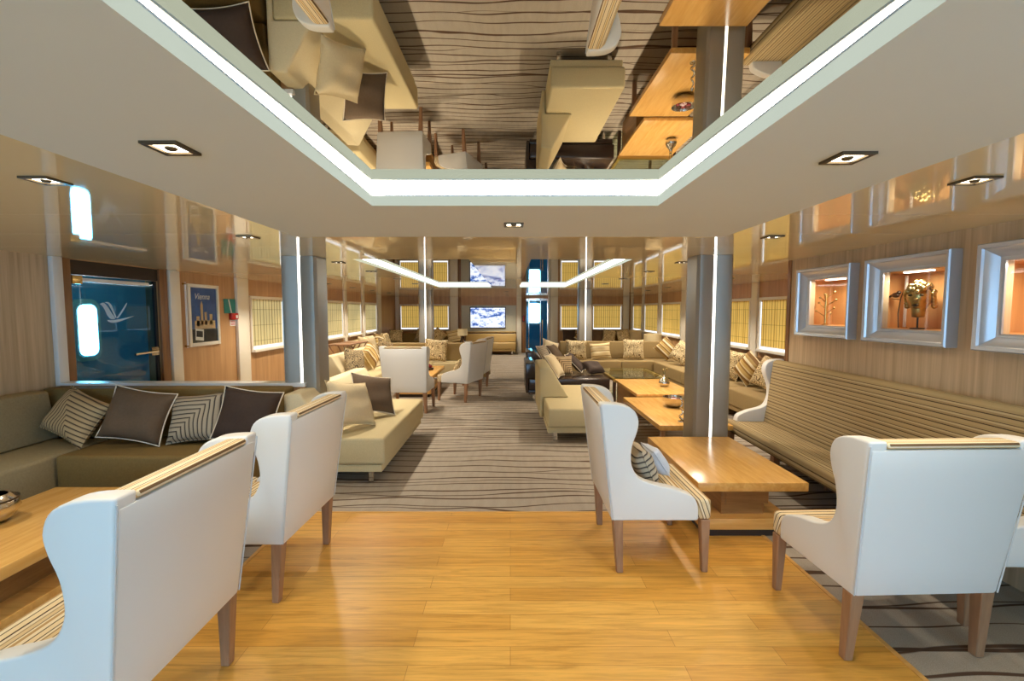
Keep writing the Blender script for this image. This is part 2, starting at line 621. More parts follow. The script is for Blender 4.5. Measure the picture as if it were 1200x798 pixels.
def box_obj(name, dims, mat, parent=None, w=0.0, seg=2, **kw):
    bm = bmesh.new()
    add_box(bm, *dims)
    if w:
        bev(bm, w, seg)
    return obj(name, bm, mat, parent, **kw)


def box_struct(name, dims, mat):
    bm = bmesh.new()
    add_box(bm, *dims)
    return struct(name, bm, mat)


def spline(pts, n=6):
    """Catmull-Rom through the points of an open line"""
    P = [Vector(p) for p in pts]
    out = []
    for i in range(len(P) - 1):
        p0 = P[max(i - 1, 0)]
        p1, p2 = P[i], P[i + 1]
        p3 = P[min(i + 2, len(P) - 1)]
        for k in range(n):
            t = k / n
            out.append(0.5 * ((2 * p1) + (p2 - p0) * t + (2 * p0 - 5 * p1 + 4 * p2 - p3) * t * t + (3 * p1 - p0 - 3 * p2 + p3) * t ** 3))
    out.append(P[-1])
    return [tuple(v) for v in out]


# ------------------------------------------------------------------ room shell
HG = 2.12      # glossy ceiling
HS = 2.10      # matt soffit
HM = 2.30      # mirror in the coves
XL, XR = -4.40, 4.60
YB, YF = -4.0, 17.3
WX0, WX1, WY1 = -1.68, 1.80, 3.52

bm = bmesh.new()
add_box(bm, WX0, WX1, YB, WY1, -0.06, 0.0)
struct('floor', bm, M['floor_wood'])
bm = bmesh.new()
add_box(bm, -6.2, WX0, YB, YF + 1.6, -0.06, 0.0)
add_box(bm, WX0, WX1, WY1, YF + 1.6, -0.06, 0.0)
add_box(bm, WX1, 5.2, YB, YF + 1.6, -0.06, 0.0)
struct('floor_carpet', bm, M['carpet'])
bm = bmesh.new()
add_box(bm, WX1 - 0.012, WX1 + 0.012, YB, WY1, 0.0, 0.004)
add_box(bm, WX0 - 0.012, WX0 + 0.012, YB, WY1, 0.0, 0.004)
add_box(bm, WX0, WX1, WY1 - 0.008, WY1 + 0.008, 0.0, 0.004)
struct('trim_1', bm, M['oak_table'])

# glossy ceiling with openings for the near soffit and the two far light coves
CL0, CL1, CR0, CR1, CY0, CY1 = -1.60, -0.42, 0.21, 1.24, 4.66, 10.34
bm = bmesh.new()
T = HG + 0.03
rects = [(-6.0, -1.46, YB, 3.13), (1.46, 5.0, YB, 3.13), (-6.0, 5.0, 3.13, CY0), (-6.0, CL0, CY0, CY1), (CL1, CR0, CY0, CY1), (CR1, 5.0, CY0, CY1), (-6.0, 5.0, CY1, YF + 0.1)]
xs = [-6.0, -3.55, -2.3, -1.46, 1.46, 2.3, 3.55, 5.0]
for (x0, x1, y0, y1) in rects:
    y = y0
    while y < y1 - 0.02:
        ye = min(y1, (math.floor(y / 1.25 + 1e-6) + 1) * 1.25)
        add_box(bm, x0, x1, y + 0.0015, ye - 0.0015, HG, T)
        y = ye
struct('ceiling', bm, M['lacquer'])
box_struct('ceiling_slab', (-6.2, 5.2, YB, YF + 1.8, 2.42, 2.5), M['kick'])

# matt soffit ring round the near cove
IX0, IX1, IY0, IY1 = -0.66, 0.705, -0.5, 2.21
bm = bmesh.new()
for pts in ([(-1.45, YB), (-1.45, 3.13), (IX0, IY1), (IX0, IY0)], [(-1.45, 3.13), (1.45, 3.13), (IX1, IY1), (IX0, IY1)], [(1.45, 3.13), (1.45, YB), (IX1, IY0), (IX1, IY1)], [(1.45, YB), (-1.45, YB), (IX0, IY0), (IX1, IY0)]):
    add_prism(bm, pts, 2, HS, HS + 0.05)
struct('ceiling_soffit', bm, M['soffit'])


def cove(name, x0, x1, y0, y1, zb, zm, tilt):
    """white lip, lit strip above it, and a mirror panel on top that rises very slightly towards the far end"""
    pts = [(x0, y0), (x0, y1), (x1, y1), (x1, y0)]

    def band(bm, za, zc, push=0.0):
        q = [(x0 - push, y0 - push), (x0 - push, y1 + push), (x1 + push, y1 + push), (x1 + push, y0 - push)]
        va = [bm.verts.new((p[0], p[1], za)) for p in q]
        vb = [bm.verts.new((p[0], p[1], zc)) for p in q]
        for i in range(4):
            j = (i + 1) % 4
            bm.faces.new((va[i], va[j], vb[j], vb[i]))
    zl = zb + 0.52 * (zm - zb)
    bm = bmesh.new()
    band(bm, zb, zl)
    band(bm, zl, zl + 0.002, 0.006)
    o = struct('trim_' + name, bm, M['self_lit'])
    bm = bmesh.new()
    band(bm, zl, zm + 0.05, 0.006)
    obj('light_strip', bm, M['led'], o)
    bm = bmesh.new()
    n = 24 if tilt else 1
    ya, yb = y0 - 0.03, y1 + 0.03

    def mz(y):
        return zm - tilt * (max(0.0, y1 - y) + 0.45 * max(0.0, y1 - 0.4 - y) ** 1.5)
    rows = []
    for k in range(n + 1):
        y = ya + (yb - ya) * k / n
        z = mz(y)
        rows.append([bm.verts.new(p) for p in ((x0 - 0.03, y, z), (x1 + 0.03, y, z), (x1 + 0.03, y, z + 0.02), (x0 - 0.03, y, z + 0.02))])
    for a, b in zip(rows, rows[1:]):
        for q in range(4):
            bm.faces.new((a[q], b[q], b[(q + 1) % 4], a[(q + 1) % 4]))
    bm.faces.new(rows[0])
    bm.faces.new(rows[-1][::-1])
    struct('ceiling_mirror_' + name, bm, M['mirror'])
    return o


cove('2', IX0, IX1, IY0, IY1, HS, 2.185, 0.015)
cove('3', CL0, CL1, CY0, CY1, HG, 2.185, 0.0)
cove('4', CR0, CR1, CY0, CY1, HG, 2.185, 0.0)

# ---- left side: greige wall, door wall, hull wall
box_struct('wall_left', (XL - 0.15, XL, YB, 4.42, 0, 2.4), M['wall_greige'])
bm = bmesh.new()
add_box(bm, XL - 0.15, XL, 5.70, YF + 0.2, 0, 2.4)
add_box(bm, XL - 0.15, XL, 4.42, 5.70, 1.98, 2.4)
add_box(bm, XL - 0.15, XL, 4.42, 4.56, 0, 1.98)
struct('wall_left_rear', bm, M['wall_brown'])
# ---- right side: box wall with three lit niches, then the hull wall further out
WR = 2.92
NICHES = [(4.19, 0.262), (3.32, 0.262), (2.44, 0.262)]     # centre y and half width of the openings
NZ0, NZ1 = 1.452, 1.905
bm = bmesh.new()
x0, x1 = WR, WR + 0.05
edges = [4.75]
for (yc, hw) in NICHES:
    edges += [yc + hw, yc - hw]
edges += [YB]
for i in range(0, len(edges), 2):
    add_box(bm, x0, x1, edges[i + 1], edges[i], 0, 2.4)
for (yc, hw) in NICHES:
    add_box(bm, x0, x1, yc - hw, yc + hw, 0, NZ0)
    add_box(bm, x0, x1, yc - hw, yc + hw, NZ1, 2.4)
add_box(bm, WR + 0.42, WR + 0.46, YB, 4.75, 0, 2.4)
struct('wall_right', bm, M['wall_greige'])
box_struct('trim_5', (WR - 0.012, WR + 0.47, 4.75, 4.80, 0, HG), M['jamb'])
box_struct('wall_right_rear', (XR, XR + 0.15, 4.0, YF + 0.2, 0, 2.4), M['wall_brown'])
# ---- far wall with a glass door opening
DX0, DX1 = 0.60, 1.42
bm = bmesh.new()
add_box(bm, XL, DX0, YF, YF + 0.15, 0, 2.4)
add_box(bm, DX1, XR, YF, YF + 0.15, 0, 2.4)
add_box(bm, DX0, DX1, YF, YF + 0.15, 2.06, 2.4)
struct('wall_far', bm, M['wall_brown'])
# ---- wall behind the camera with three tall windows
bm = bmesh.new()
add_box(bm, -6.2, 5.2, YB - 0.15, YB, 0, 2.4)
struct('wall_back', bm, M['wall_greige'])

# ---- corridors behind the glass doors
bm = bmesh.new()
add_box(bm, -6.0, -5.9, 3.6, 8.2, 0, 2.4)
add_box(bm, -6.0, XL - 0.15, 3.5, 3.6, 0, 2.4)
add_box(bm, -6.0, XL - 0.15, 8.2, 8.3, 0, 2.4)
struct('wall_corridor', bm, M['corridor'])
bm = bmesh.new()
add_box(bm, -0.4, 2.4, YF + 1.4, YF + 1.5, 0, 2.4)
add_box(bm, -0.5, -0.4, YF + 0.15, YF + 1.5, 0, 2.4)
add_box(bm, 2.4, 2.5, YF + 0.15, YF + 1.5, 0, 2.4)
struct('wall_vestibule', bm, M['corridor'])


def rounded(w, h, r, n=5):
    pts = []
    for cx, cz, a0 in ((w / 2 - r, h / 2 - r, 0), (-w / 2 + r, h / 2 - r, 90), (-w / 2 + r, -h / 2 + r, 180), (w / 2 - r, -h / 2 + r, 270)):
        for k in range(n + 1):
            a = R(a0 + 90 * k / n)
            pts.append((cx + r * math.cos(a), cz + r * math.sin(a)))
    return pts


def porthole(name, loc, rz, w, h):
    bm = bmesh.new()
    add_prism(bm, rounded(w + 0.16, h + 0.16, 0.14), 1, -0.001, 0.03)
    add_prism(bm, rounded(w + 0.06, h + 0.06, 0.11), 1, 0.03, 0.05)
    o = struct(name, bm, M['white_trim'], loc=loc, rot=(0, 0, rz))
    bm = bmesh.new()
    add_prism(bm, rounded(w, h, 0.09), 1, 0.05, 0.055)
    obj('pane', bm, M['bright'], o)
    return o


porthole('window_1', (-5.899, 6.30, 1.33), R(-90), 0.28, 0.70)
porthole('window_2', (0.98, YF + 1.399, 1.50), R(180), 0.46, 0.80)


# ------------------------------------------------------------------ windows with blinds
WN = [2]


def window(loc, rz, w, z0, z1, label, mat, group, gap=(0.015, 0.015)):
    """local x along the wall, local +y into the room"""
    WN[0] += 1
    fr = 0.05
    bm = bmesh.new()
    for d in ((-w / 2 - fr, -w / 2, 0, 0.035, z0 - fr, z1 + fr), (w / 2, w / 2 + fr, 0, 0.035, z0 - fr, z1 + fr),
              (-w / 2, w / 2, 0, 0.035, z1, z1 + fr), (-w / 2 - 0.02, w / 2 + 0.02, 0, 0.075, z0 - fr, z0)):
        add_box(bm, *d)
    bev(bm, 0.006, 2)
    o = struct('window_%d' % WN[0], bm, M['post'], loc=loc, rot=(0, 0, rz))
    box_obj('pane', (-w / 2, w / 2, 0.001, 0.006, z0, z1 - 0.03), M['pane'], o)
    # pleated cloth blind
    t = thing('roman_blind', label, 'blind', loc, rz, group)
    bm = bmesh.new()
    n = 36
    xa, xb = -w / 2 + gap[0], w / 2 - gap[1]
    zb, zt = z0 + 0.06, z1 - 0.005
    rows = [zb, zb + (zt - zb) * 0.33, zb + (zt - zb) * 0.66, zt]
    g = []
    for z in rows:
        g.append([bm.verts.new((xa + (xb - xa) * i / n, 0.022 + 0.004 * math.sin(i * 1.9), z)) for i in range(n + 1)])
    for a, b in zip(g, g[1:]):
        for i in range(n):
            bm.faces.new((a[i], a[i + 1], b[i + 1], b[i]))
    cl = obj('cloth', bm, mat, t)
    box_obj('bottom_rail', (xa, xb, 0.018, 0.028, zb - 0.012, zb), M['post'], cl)
    return o


ORD = ['first', 'second', 'third', 'fourth', 'fifth', 'sixth', 'seventh']
for i, (a, b) in enumerate(((7.72, 8.78), (9.45, 10.55), (10.85, 11.9), (12.25, 13.35), (13.75, 14.9))):
    window((XL, (a + b) / 2, 0), R(-90), b - a, 0.94, 1.80, 'pale gold roman blind on the left wall, %s window beyond the glass door' % ORD[i],
           M['blind_pale'], 'blinds along the left wall', (0.05, 0.0))
for i, (a, b) in enumerate(((5.6, 6.8), (7.15, 8.35), (8.72, 10.0), (10.5, 11.75), (12.25, 13.75), (14.15, 15.5), (15.9, 16.95))):
    window((XR, (a + b) / 2, 0), R(90), b - a, 0.90, 1.79, 'yellow roman blind on the right side wall, %s window counted from the near end' % ORD[i],
           M['blind_yellow'], 'blinds along the right wall', (0.0, 0.05))
for i, (a, b, s) in enumerate(((-4.15, -3.45, 'far left corner'), (-3.15, -2.35, 'far wall left of the television'), (1.92, 2.72, 'far wall just right of the glass door'), (3.15, 4.2, 'far wall beside the right corner'))):
    window(((a + b) / 2, YF, 0), R(180), b - a, 0.90, 1.79, 'yellow roman blind on the %s' % s, M['blind_yellow'], 'blinds on the far wall')

# unseen windows behind the camera; side wall ones added to light the armchairs
for (xc, yc, rz) in ((-3.6, YB, 0), (-1.8, YB, 0), (0.0, YB, 0), (1.7, YB, 0), (WR, -2.9, 90), (WR, -1.2, 90), (XL, -2.9, -90)):
    WN[0] += 1
    bm = bmesh.new()
    w, z0, z1 = 1.3, 0.55, 1.95
    for d in ((-w / 2 - 0.08, -w / 2, 0, 0.05, z0 - 0.08, z1 + 0.08), (w / 2, w / 2 + 0.08, 0, 0.05, z0 - 0.08, z1 + 0.08), (-w / 2, w / 2, 0, 0.05, z1, z1 + 0.08), (-w / 2, w / 2, 0, 0.05, z0 - 0.08, z0)):
        add_box(bm, *d)
    o = struct('window_%d' % WN[0], bm, M['post'], loc=(xc, yc, 0), rot=(0, 0, R(rz)))
    box_obj('pane', (-w / 2, w / 2, 0.001, 0.006, z0, z1), M['day'], o)

# cream posts between the hull windows
TN = [5]


def post(x0, x1, y0, y1, mat='post', z0=0.0, z1=HG):
    TN[0] += 1
    bm = bmesh.new()
    add_box(bm, x0, x1, y0, y1, z0, z1)
    bev(bm, 0.008, 2)
    return struct('trim_%d' % TN[0], bm, M[mat])


for (a, b) in ((7.28, 7.60), (8.88, 9.35), (10.62, 10.79), (11.98, 12.16), (13.45, 13.65), (15.0, 15.4)):
    post(XL, XL + 0.05, a, b)
for (a, b) in ((6.88, 7.06), (8.43, 8.63), (10.1, 10.4), (11.85, 12.15), (13.85, 14.05), (15.6, 15.8), (17.02, 17.25)):
    post(XR - 0.05, XR, a, b)
for (a, b) in ((-4.35, -4.22), (-3.38, -3.22), (-2.28, -1.98), (0.24, 0.42), (1.52, 1.80), (2.8, 3.08), (4.27, 4.5)):
    post(a, b, YF - 0.05, YF)
post(-1.97, -1.86, YF - 0.06, YF, 'jamb')
post(0.44, 0.575, YF - 0.06, YF, 'jamb')
post(1.42, 1.50, YF - 0.06, YF, 'white_trim')
# door wall posts
post(XL, XL + 0.05, 4.36, 4.46, 'white_trim')
post(XL, XL + 0.03, 4.465, 4.56, 'jamb')
post(XL, XL + 0.03, 5.70, 5.83, 'jamb')
post(XL, XL + 0.05, 5.85, 6.03)

# ------------------------------------------------------------------ left glass door with the bird mark
bm = bmesh.new()
add_box(bm, XL - 0.03, XL - 0.015, 4.57, 5.69, 0.01, 1.96)
d1 = struct('door_1', bm, M['teal_glass'])
box_obj('door_closer_rail', (XL - 0.012, XL + 0.02, 4.60, 5.55, 1.90, 1.935), M['white_trim'], d1, 0.006)
box_obj('door_closer_hinge', (XL - 0.012, XL + 0.03, 4.57, 4.68, 1.87, 1.955), M['brass'], d1, 0.006)
bm = bmesh.new()
add_tube(bm, [(XL + 0.03, 5.28, 1.09), (XL + 0.035, 5.45, 1.095), (XL + 0.035, 5.62, 1.10)], 0.014)
add_tube(bm, [(XL - 0.015, 5.62, 1.10), (XL + 0.036, 5.62, 1.10)], 0.018)
add_box(bm, XL - 0.012, XL + 0.004, 5.56, 5.69, 1.05, 1.15)
obj('door_handle', bm, M['chrome'], d1)
bm = bmesh.new()
add_box(bm, XL - 0.035, XL - 0.005, 5.655, 5.69, 0.01, 1.96)
obj('door_edge', bm, M['black'], d1)
bird = [[(4.907, 1.671), (4.951, 1.686), (4.998, 1.644), (5.04, 1.577), (5.085, 1.515), (5.035, 1.507), (4.991, 1.546), (4.962, 1.609), (4.933, 1.651)],
        [(4.963, 1.690), (5.011, 1.694), (5.053, 1.652), (5.081, 1.577), (5.099, 1.538), (5.093, 1.518), (5.067, 1.565), (5.036, 1.625), (5.004, 1.674)],
        [(5.10, 1.522), (5.129, 1.545), (5.246, 1.687), (5.235, 1.646), (5.157, 1.55), (5.119, 1.514)],
        [(4.984, 1.497), (5.059, 1.496), (5.165, 1.508), (5.339, 1.537), (5.23, 1.503), (5.12, 1.473), (5.047, 1.467), (5.001, 1.479)]]
bm = bmesh.new()
for k, p in enumerate(bird):
    pc = spline(p + [p[0]], 3)[:-1]
    add_prism(bm, pc, 0, XL - 0.0145 + 0.0003 * k, XL - 0.012)
obj('bird_mark', bm, M['frosted'], d1)
bm = bmesh.new()
add_box(bm, XL - 0.06, XL + 0.005, 4.56, 5.70, 1.965, 2.11)
struct('trim_40', bm, M['kick'])

# far glass door
bm = bmesh.new()
add_box(bm, DX0 + 0.01, DX1 - 0.01, YF + 0.03, YF + 0.045, 0.01, 2.04)
d2 = struct('door_2', bm, M['teal_glass'])
bm = bmesh.new()
add_tube(bm, [(1.22, YF - 0.02, 0.55), (1.22, YF - 0.02, 1.25)], 0.016)
add_tube(bm, [(1.22, YF - 0.02, 0.62), (1.22, YF + 0.03, 0.62)], 0.012)
add_tube(bm, [(1.22, YF - 0.02, 1.18), (1.22, YF + 0.03, 1.18)], 0.012)
obj('door_handle', bm, M['chrome'], d2)
bm = bmesh.new()
for xx in (DX0 + 0.09, 1.13):
    add_box(bm, xx, xx + 0.03, YF + 0.02, YF + 0.055, 0.01, 2.04)
add_box(bm, DX0 + 0.01, DX1 - 0.01, YF + 0.02, YF + 0.055, 1.98, 2.04)
obj('door_rail', bm, M['chrome'], d2)

# ------------------------------------------------------------------ things on the left wall
t = thing('wall_poster', 'framed travel poster of pale buildings under a blue sky beside the glass door', 'poster', (XL, 6.53, 1.10), R(-90))
bm = bmesh.new()
W2, H = 0.33, 0.87
for d in ((-W2, -W2 + 0.05, 0, 0.03, 0, H), (W2 - 0.05, W2, 0, 0.03, 0, H), (-W2 + 0.05, W2 - 0.05, 0, 0.03, H - 0.05, H), (-W2 + 0.05, W2 - 0.05, 0, 0.03, 0, 0.05)):
    add_box(bm, *d)
bev(bm, 0.006, 2)
obj('frame', bm, M['post'], t)
bm = bmesh.new()
add_box(bm, -W2 + 0.05, W2 - 0.05, 0.003, 0.010, 0.05, H - 0.05, 0)
for (xa, xb, zb, zt) in ((0.02, 0.07, 0.30, 0.58), (-0.24, 0.2, 0.22, 0.36), (-0.18, -0.12, 0.30, 0.45), (-0.06, -0.01, 0.3, 0.48), (0.10, 0.16, 0.28, 0.42)):
    add_box(bm, xa, xb, 0.010, 0.011, zb, zt, 1)
add_prism(bm, [(0.02, 0.58), (0.07, 0.58), (0.045, 0.64)], 1, 0.010, 0.011, 1)
add_box(bm, -W2 + 0.05, W2 - 0.05, 0.010, 0.0115, 0.05, 0.24, 2)
add_prism(bm, [(0.03, 0.07), (0.20, 0.09), (0.19, 0.25), (0.02, 0.23)], 1, 0.0115, 0.0125, 3)
add_prism(bm, [(0.05, 0.12), (0.18, 0.135), (0.175, 0.22), (0.045, 0.205)], 1, 0.0125, 0.0132, 2)
obj('print', bm, [M['print_blue'], M['print_stone'], M['print_dark'], M['white']], t)
fc = bpy.data.curves.new('poster_lettering', 'FONT')
fc.body = 'Vienna'
fc.size = 0.12
fc.shear = 0.35
fc.extrude = 0.0005
fo = bpy.data.objects.new('lettering_curve', fc)
COL.objects.link(fo)
bpy.context.view_layer.update()
me = bpy.data.meshes.new_from_object(fo.evaluated_get(bpy.context.evaluated_depsgraph_get()))
bpy.data.objects.remove(fo)
me.materials.clear()
me.materials.append(M['white'])
fo = bpy.data.objects.new('lettering', me)
COL.objects.link(fo)
fo.parent = t
fo.location = (0.20, 0.0125, 0.66)
fo.rotation_euler = (R(90), 0, R(180))
bm = bmesh.new()
add_box(bm, -W2 + 0.02, W2 - 0.02, 0.020, 0.022, 0.02, H - 0.02)
obj('glazing', bm, M['thin_glass'], t)

t = thing('handrail_bar', 'thin pale vertical bar on the wall left of the poster', 'rail', (XL, 6.14, 1.10))
bm = bmesh.new()
add_tube(bm, [(0.035, 0, 0), (0.035, 0, 0.88)], 0.011)
obj('bar', bm, M['white_trim'], t)
for z in (0.02, 0.86):
    bm = bmesh.new()
    add_tube(bm, [(0.0, 0, z), (0.045, 0, z)], 0.013)
    obj('bracket', bm, M['brass'], t)

t = thing('safety_sign', 'square teal sign with a white diagonal stroke, right of the poster', 'sign', (XL, 7.14, 1.56), R(-90))
box_obj('plate', (-0.14, 0.14, 0, 0.012, 0, 0.22), M['teal'], t, 0.004)
bm = bmesh.new()
add_prism(bm, [(0.045, 0.215), (0.015, 0.215), (-0.045, 0.005), (-0.015, 0.005)], 1, 0.012, 0.014)
obj('white_stroke', bm, M['white'], t)
t = thing('fire_alarm_box', 'small red fire alarm call point below the teal sign', 'alarm', (XL, 7.21, 1.36), R(-90))
hs = box_obj('housing', (-0.09, 0.09, 0, 0.05, 0.10, 0.20), M['red'], t, 0.008)
box_obj('button', (-0.055, -0.01, 0.05, 0.056, 0.12, 0.17), M['white'], hs, 0.004)
bm = bmesh.new()
add_box(bm, -0.07, 0.07, 0, 0.006, 0, 0.09, 0)
for k in range(3):
    add_box(bm, -0.055, 0.055, 0.006, 0.008, 0.015 + 0.025 * k, 0.027 + 0.025 * k, 1)
obj('notice', bm, [M['white'], M['red']], t)

# ------------------------------------------------------------------ pillars with light strips
def pillar(x, y, label):
    t = thing('steel_pillar', label, 'pillar', (x, y, 0), 0, 'steel pillars with light strips')
    h = HG - 0.002
    for s in (-1, 1):
        bm = bmesh.new()
        pts = [(-0.078, -0.125), (0.02, -0.15), (0.055, -0.145), (0.078, -0.115), (0.082, -0.06), (0.082, 0.06), (0.078, 0.115), (0.055, 0.145), (0.02, 0.15), (-0.078, 0.125)]
        add_prism(bm, [(s * (0.092 + px), py) for px, py in pts], 2, 0.0, h)
        obj('sleeve', bm, M['steel'], t, sharp=28)
    bm = bmesh.new()
    add_box(bm, -0.0135, 0.0135, -0.118, 0.118, 0.0, h)
    obj('light_strip', bm, M['led_pillar'], t)
    return t


p0 = pillar(1.92, 4.42, 'steel pillar with a lit strip behind the near right coffee table')
dup(p0, (-2.02, 4.50, 0), 0, 'steel pillar with a lit strip behind the olive corner sofa on the left')
dup(p0, (-2.12, 11.5, 0), 0, 'slim looking far steel pillar with a lit strip on the left side of the aisle')
dup(p0, (1.88, 11.5, 0), 0, 'slim looking far steel pillar with a lit strip on the right side of the aisle')

# ------------------------------------------------------------------ downlights
def downlight(x, y, z, label, energy=None):
    t = thing('ceiling_downlight', label, 'downlight', (x, y, z), 0, 'recessed square downlights')
    s, i = 0.056, 0.040
    bm = bmesh.new()
    for d in ((-s, s, -s, -i), (-s, s, i, s), (-s, -i, -i, i), (i, s, -i, i)):
        add_box(bm, d[0], d[1], d[2], d[3], -0.008, 0.0)
    obj('frame', bm, M['nickel'], t)
    bm = bmesh.new()
    add_prism(bm, [(-i, -i), (i, -i), (i, i), (-i, i)], 2, -0.0015, -0.001)
    obj('reflector', bm, M['bulb'], t)
    bm = bmesh.new()
    add_lathe(bm, [(0.0, -0.010), (0.012, -0.010), (0.017, -0.006), (0.018, -0.002)], seg=16)
    obj('bulb_cap', bm, M['nickel'], t)
    ld = bpy.data.lights.new('downlight_beam', 'SPOT')
    ld.energy = energy or (SPOT if y < 4 else SPOT * 2.7)
    ld.color = WARM
    ld.spot_size = R(125)
    ld.spot_blend = 0.7
    ld.shadow_soft_size = 0.05
    lo = bpy.data.objects.new('downlight_beam', ld)
    COL.objects.link(lo)
    lo.parent = t
    lo.location = (0, 0, -0.03)
    return t


downlight(-1.04, 1.43, HS, 'square downlight in the matt soffit above the left armchairs')
downlight(1.10, 1.52, HS, 'square downlight in the matt soffit above the right armchairs')
downlight(0.02, 2.68, HS, 'square downlight in the matt soffit over the end of the wooden floor')
for nm, sx in (('left', -1), ('right', 1)):
    for k, y in enumerate((1.85, 3.25, 4.95, 6.1, 7.5, 8.9, 10.8)):
        downlight(sx * 1.85, y, HG, 'square downlight in the glossy ceiling, inner %s row, %s from the camera' % (nm, ORD[k]))
    for k, y in enumerate((7.4, 8.9, 10.3, 11.8, 13.4)):
        downlight(sx * 3.55, y, HG, 'square downlight in the glossy ceiling, outer %s row, %s from the camera' % (nm, ORD[k]))
downlight(-3.3, 2.3, HG, 'square downlight in the glossy ceiling above the left corner sofa', SPOT)
for k, y in enumerate((12.6, 14.6, 16.2)):
    downlight(-0.1, y, HG, 'square downlight in the glossy ceiling over the far aisle, %s of three towards the television' % ORD[k])

# ------------------------------------------------------------------ wing armchairs
def chair_warp(bm, zb=0.33, zt=1.05, flare=0.11, lean=0.09):
    for v in bm.verts:
        k = (v.co.z - zb) / (zt - zb)
        v.co.x *= 1 + flare * max(0, k)
        v.co.y -= lean * k


WING = [(0.52, 0.34), (0.525, 0.42), (0.505, 0.475), (0.455, 0.505), (0.37, 0.535), (0.27, 0.558), (0.195, 0.592), (0.158, 0.645), (0.148, 0.71), (0.165, 0.80),
        (0.20, 0.88), (0.216, 0.945), (0.20, 1.005), (0.155, 1.038), (0.09, 1.052), (0.0, 1.055)]


def side_outline(pts, n=3):
    top = spline(pts, n)
    return [(0.0, 0.33)] + [(pts[0][0] - 0.005, 0.33)] + top[0:]


def make_shell(name, hw, th, mat, parent, pts=WING, bevw=0.026):
    for s in (-1, 1):
        bm = bmesh.new()
        a, b = s * hw, s * (hw - th)
        add_prism(bm, side_outline(pts), 0, min(a, b), max(a, b))
        bev(bm, bevw, 3, 50)
        chair_warp(bm)
        obj('wing_and_arm', bm, mat, parent, sharp=50)
    bm = bmesh.new()
    add_box(bm, -hw + 0.012, hw - 0.012, -0.004, 0.05, 0.33, 1.018)
    bmesh.ops.subdivide_edges(bm, edges=[e for e in bm.edges if abs(e.verts[0].co.z - e.verts[1].co.z) > 0.3], cuts=4)
    bev(bm, 0.008, 2, 60)
    chair_warp(bm)
    obj('back_panel', bm, mat, parent)


def make_armchair(label):
    t = thing('wing_armchair', label, 'armchair', group='white wing armchairs')
    hw, th = 0.335, 0.075
    make_shell('shell', hw, th, M['leather'], t)
    # striped inner back that shows along the top edge
    bm = bmesh.new()
    add_prism(bm, [(0.046, 0.44), (0.15, 0.44), (0.13, 0.7), (0.12, 0.95), (0.112, 1.02), (0.085, 1.046), (0.0, 1.048), (-0.004, 1.022), (0.046, 1.015)], 0, -hw + th - 0.004, hw - th + 0.004)
    bev(bm, 0.012, 2, 40)
    chair_warp(bm)
    obj('inner_back', bm, M['stripe_back'], t)
    # striped seat cushion with front drop
    bm = bmesh.new()
    add_box(bm, -hw + th - 0.004, hw - th + 0.004, 0.10, 0.53, 0.34, 0.455)
    bev(bm, 0.02, 3)
    add_box(bm, -hw + 0.004, hw - 0.004, 0.515, 0.60, 0.332, 0.462)
    bev(bm, 0.022, 3, 60)
    obj('seat', bm, M['stripe_seat'], t)
    # welts at the two rear corners
    for s in (-1, 1):
        bm = bmesh.new()
        add_tube(bm, [(s * (hw - 0.004), -0.003, 0.335 + 0.70 * k / 6) for k in range(7)], 0.0035, 6)
        chair_warp(bm)
        obj('welt', bm, M['seam'], t)
    for s in (-1, 1):
        bm = bmesh.new()
        add_frustum(bm, (s * 0.303, 0.565, 0.333), (0.028, 0.028), (s * 0.306, 0.572, 0.0), (0.018, 0.018))
        bev(bm, 0.004, 1)
        obj('leg', bm, M['leg_wood'], t)
        bm = bmesh.new()
        add_frustum(bm, (s * 0.303, 0.034, 0.333), (0.03, 0.03), (s * 0.312, 0.05, 0.0), (0.02, 0.02))
        bev(bm, 0.004, 1)
        obj('leg', bm, M['leg_wood'], t)
    return t


ch = make_armchair('white wing armchair in the left foreground, cut by the frame edge, seen from its back')
ch.location = (-1.235, 1.655, 0)
ch.rotation_euler = (0, 0, R(90))
dup(ch, (-1.225, 2.72, 0), R(88), 'white wing armchair facing left beside the tan daybed, behind the foreground one')
dup(ch, (0.62, 3.01, 0), R(-90), 'white wing armchair seen in profile at the left side of the near right coffee table')
dup(ch, (1.86, 1.96, 0), R(2), 'white wing armchair with its broad back to the camera in the right foreground')
dup(ch, (-1.63, 6.98, 0), R(-4), 'small white wing armchair in the left distance with its back square to the camera')
dup(ch, (-0.63, 8.14, 0), R(70), 'small beige looking wing armchair in the distance beside the aisle, turned to the left')
dup(ch, (-0.50, 9.25, 0), R(80), 'wing armchair half hidden behind the turned armchair beside the aisle')

# ------------------------------------------------------------------ striped wing bench along the right wall
t = thing('wing_bench', 'long striped wing bench with white ends along the right wall', 'bench', (2.872, 3.52, 0), R(88.5))
HB = 1.36
BW = [(y * 0.92, z * 1.03 if z > 0.6 else z) for (y, z) in WING]
for s in (-1, 1):
    bm = bmesh.new()
    a, b = s * HB, s * (HB - 0.085)
    add_prism(bm, side_outline(BW), 0, min(a, b), max(a, b))
    bev(bm, 0.028, 3, 50)
    obj('wing_and_arm', bm, M['leather'], t, sharp=50)
bm = bmesh.new()
add_box(bm, -HB + 0.02, HB - 0.02, -0.004, 0.05, 0.33, 1.055)
bev(bm, 0.01, 2)
obj('back_panel', bm, M['leather'], t)
bm = bmesh.new()
add_prism(bm, [(0.046, 0.40), (0.20, 0.40), (0.17, 0.6), (0.14, 0.9), (0.12, 1.06), (0.09, 1.078), (0.03, 1.078), (0.046, 1.03)], 0, -HB + 0.08, HB - 0.08)
bev(bm, 0.012, 2, 40)
obj('inner_back', bm, M['bench_back'], t)
bm = bmesh.new()
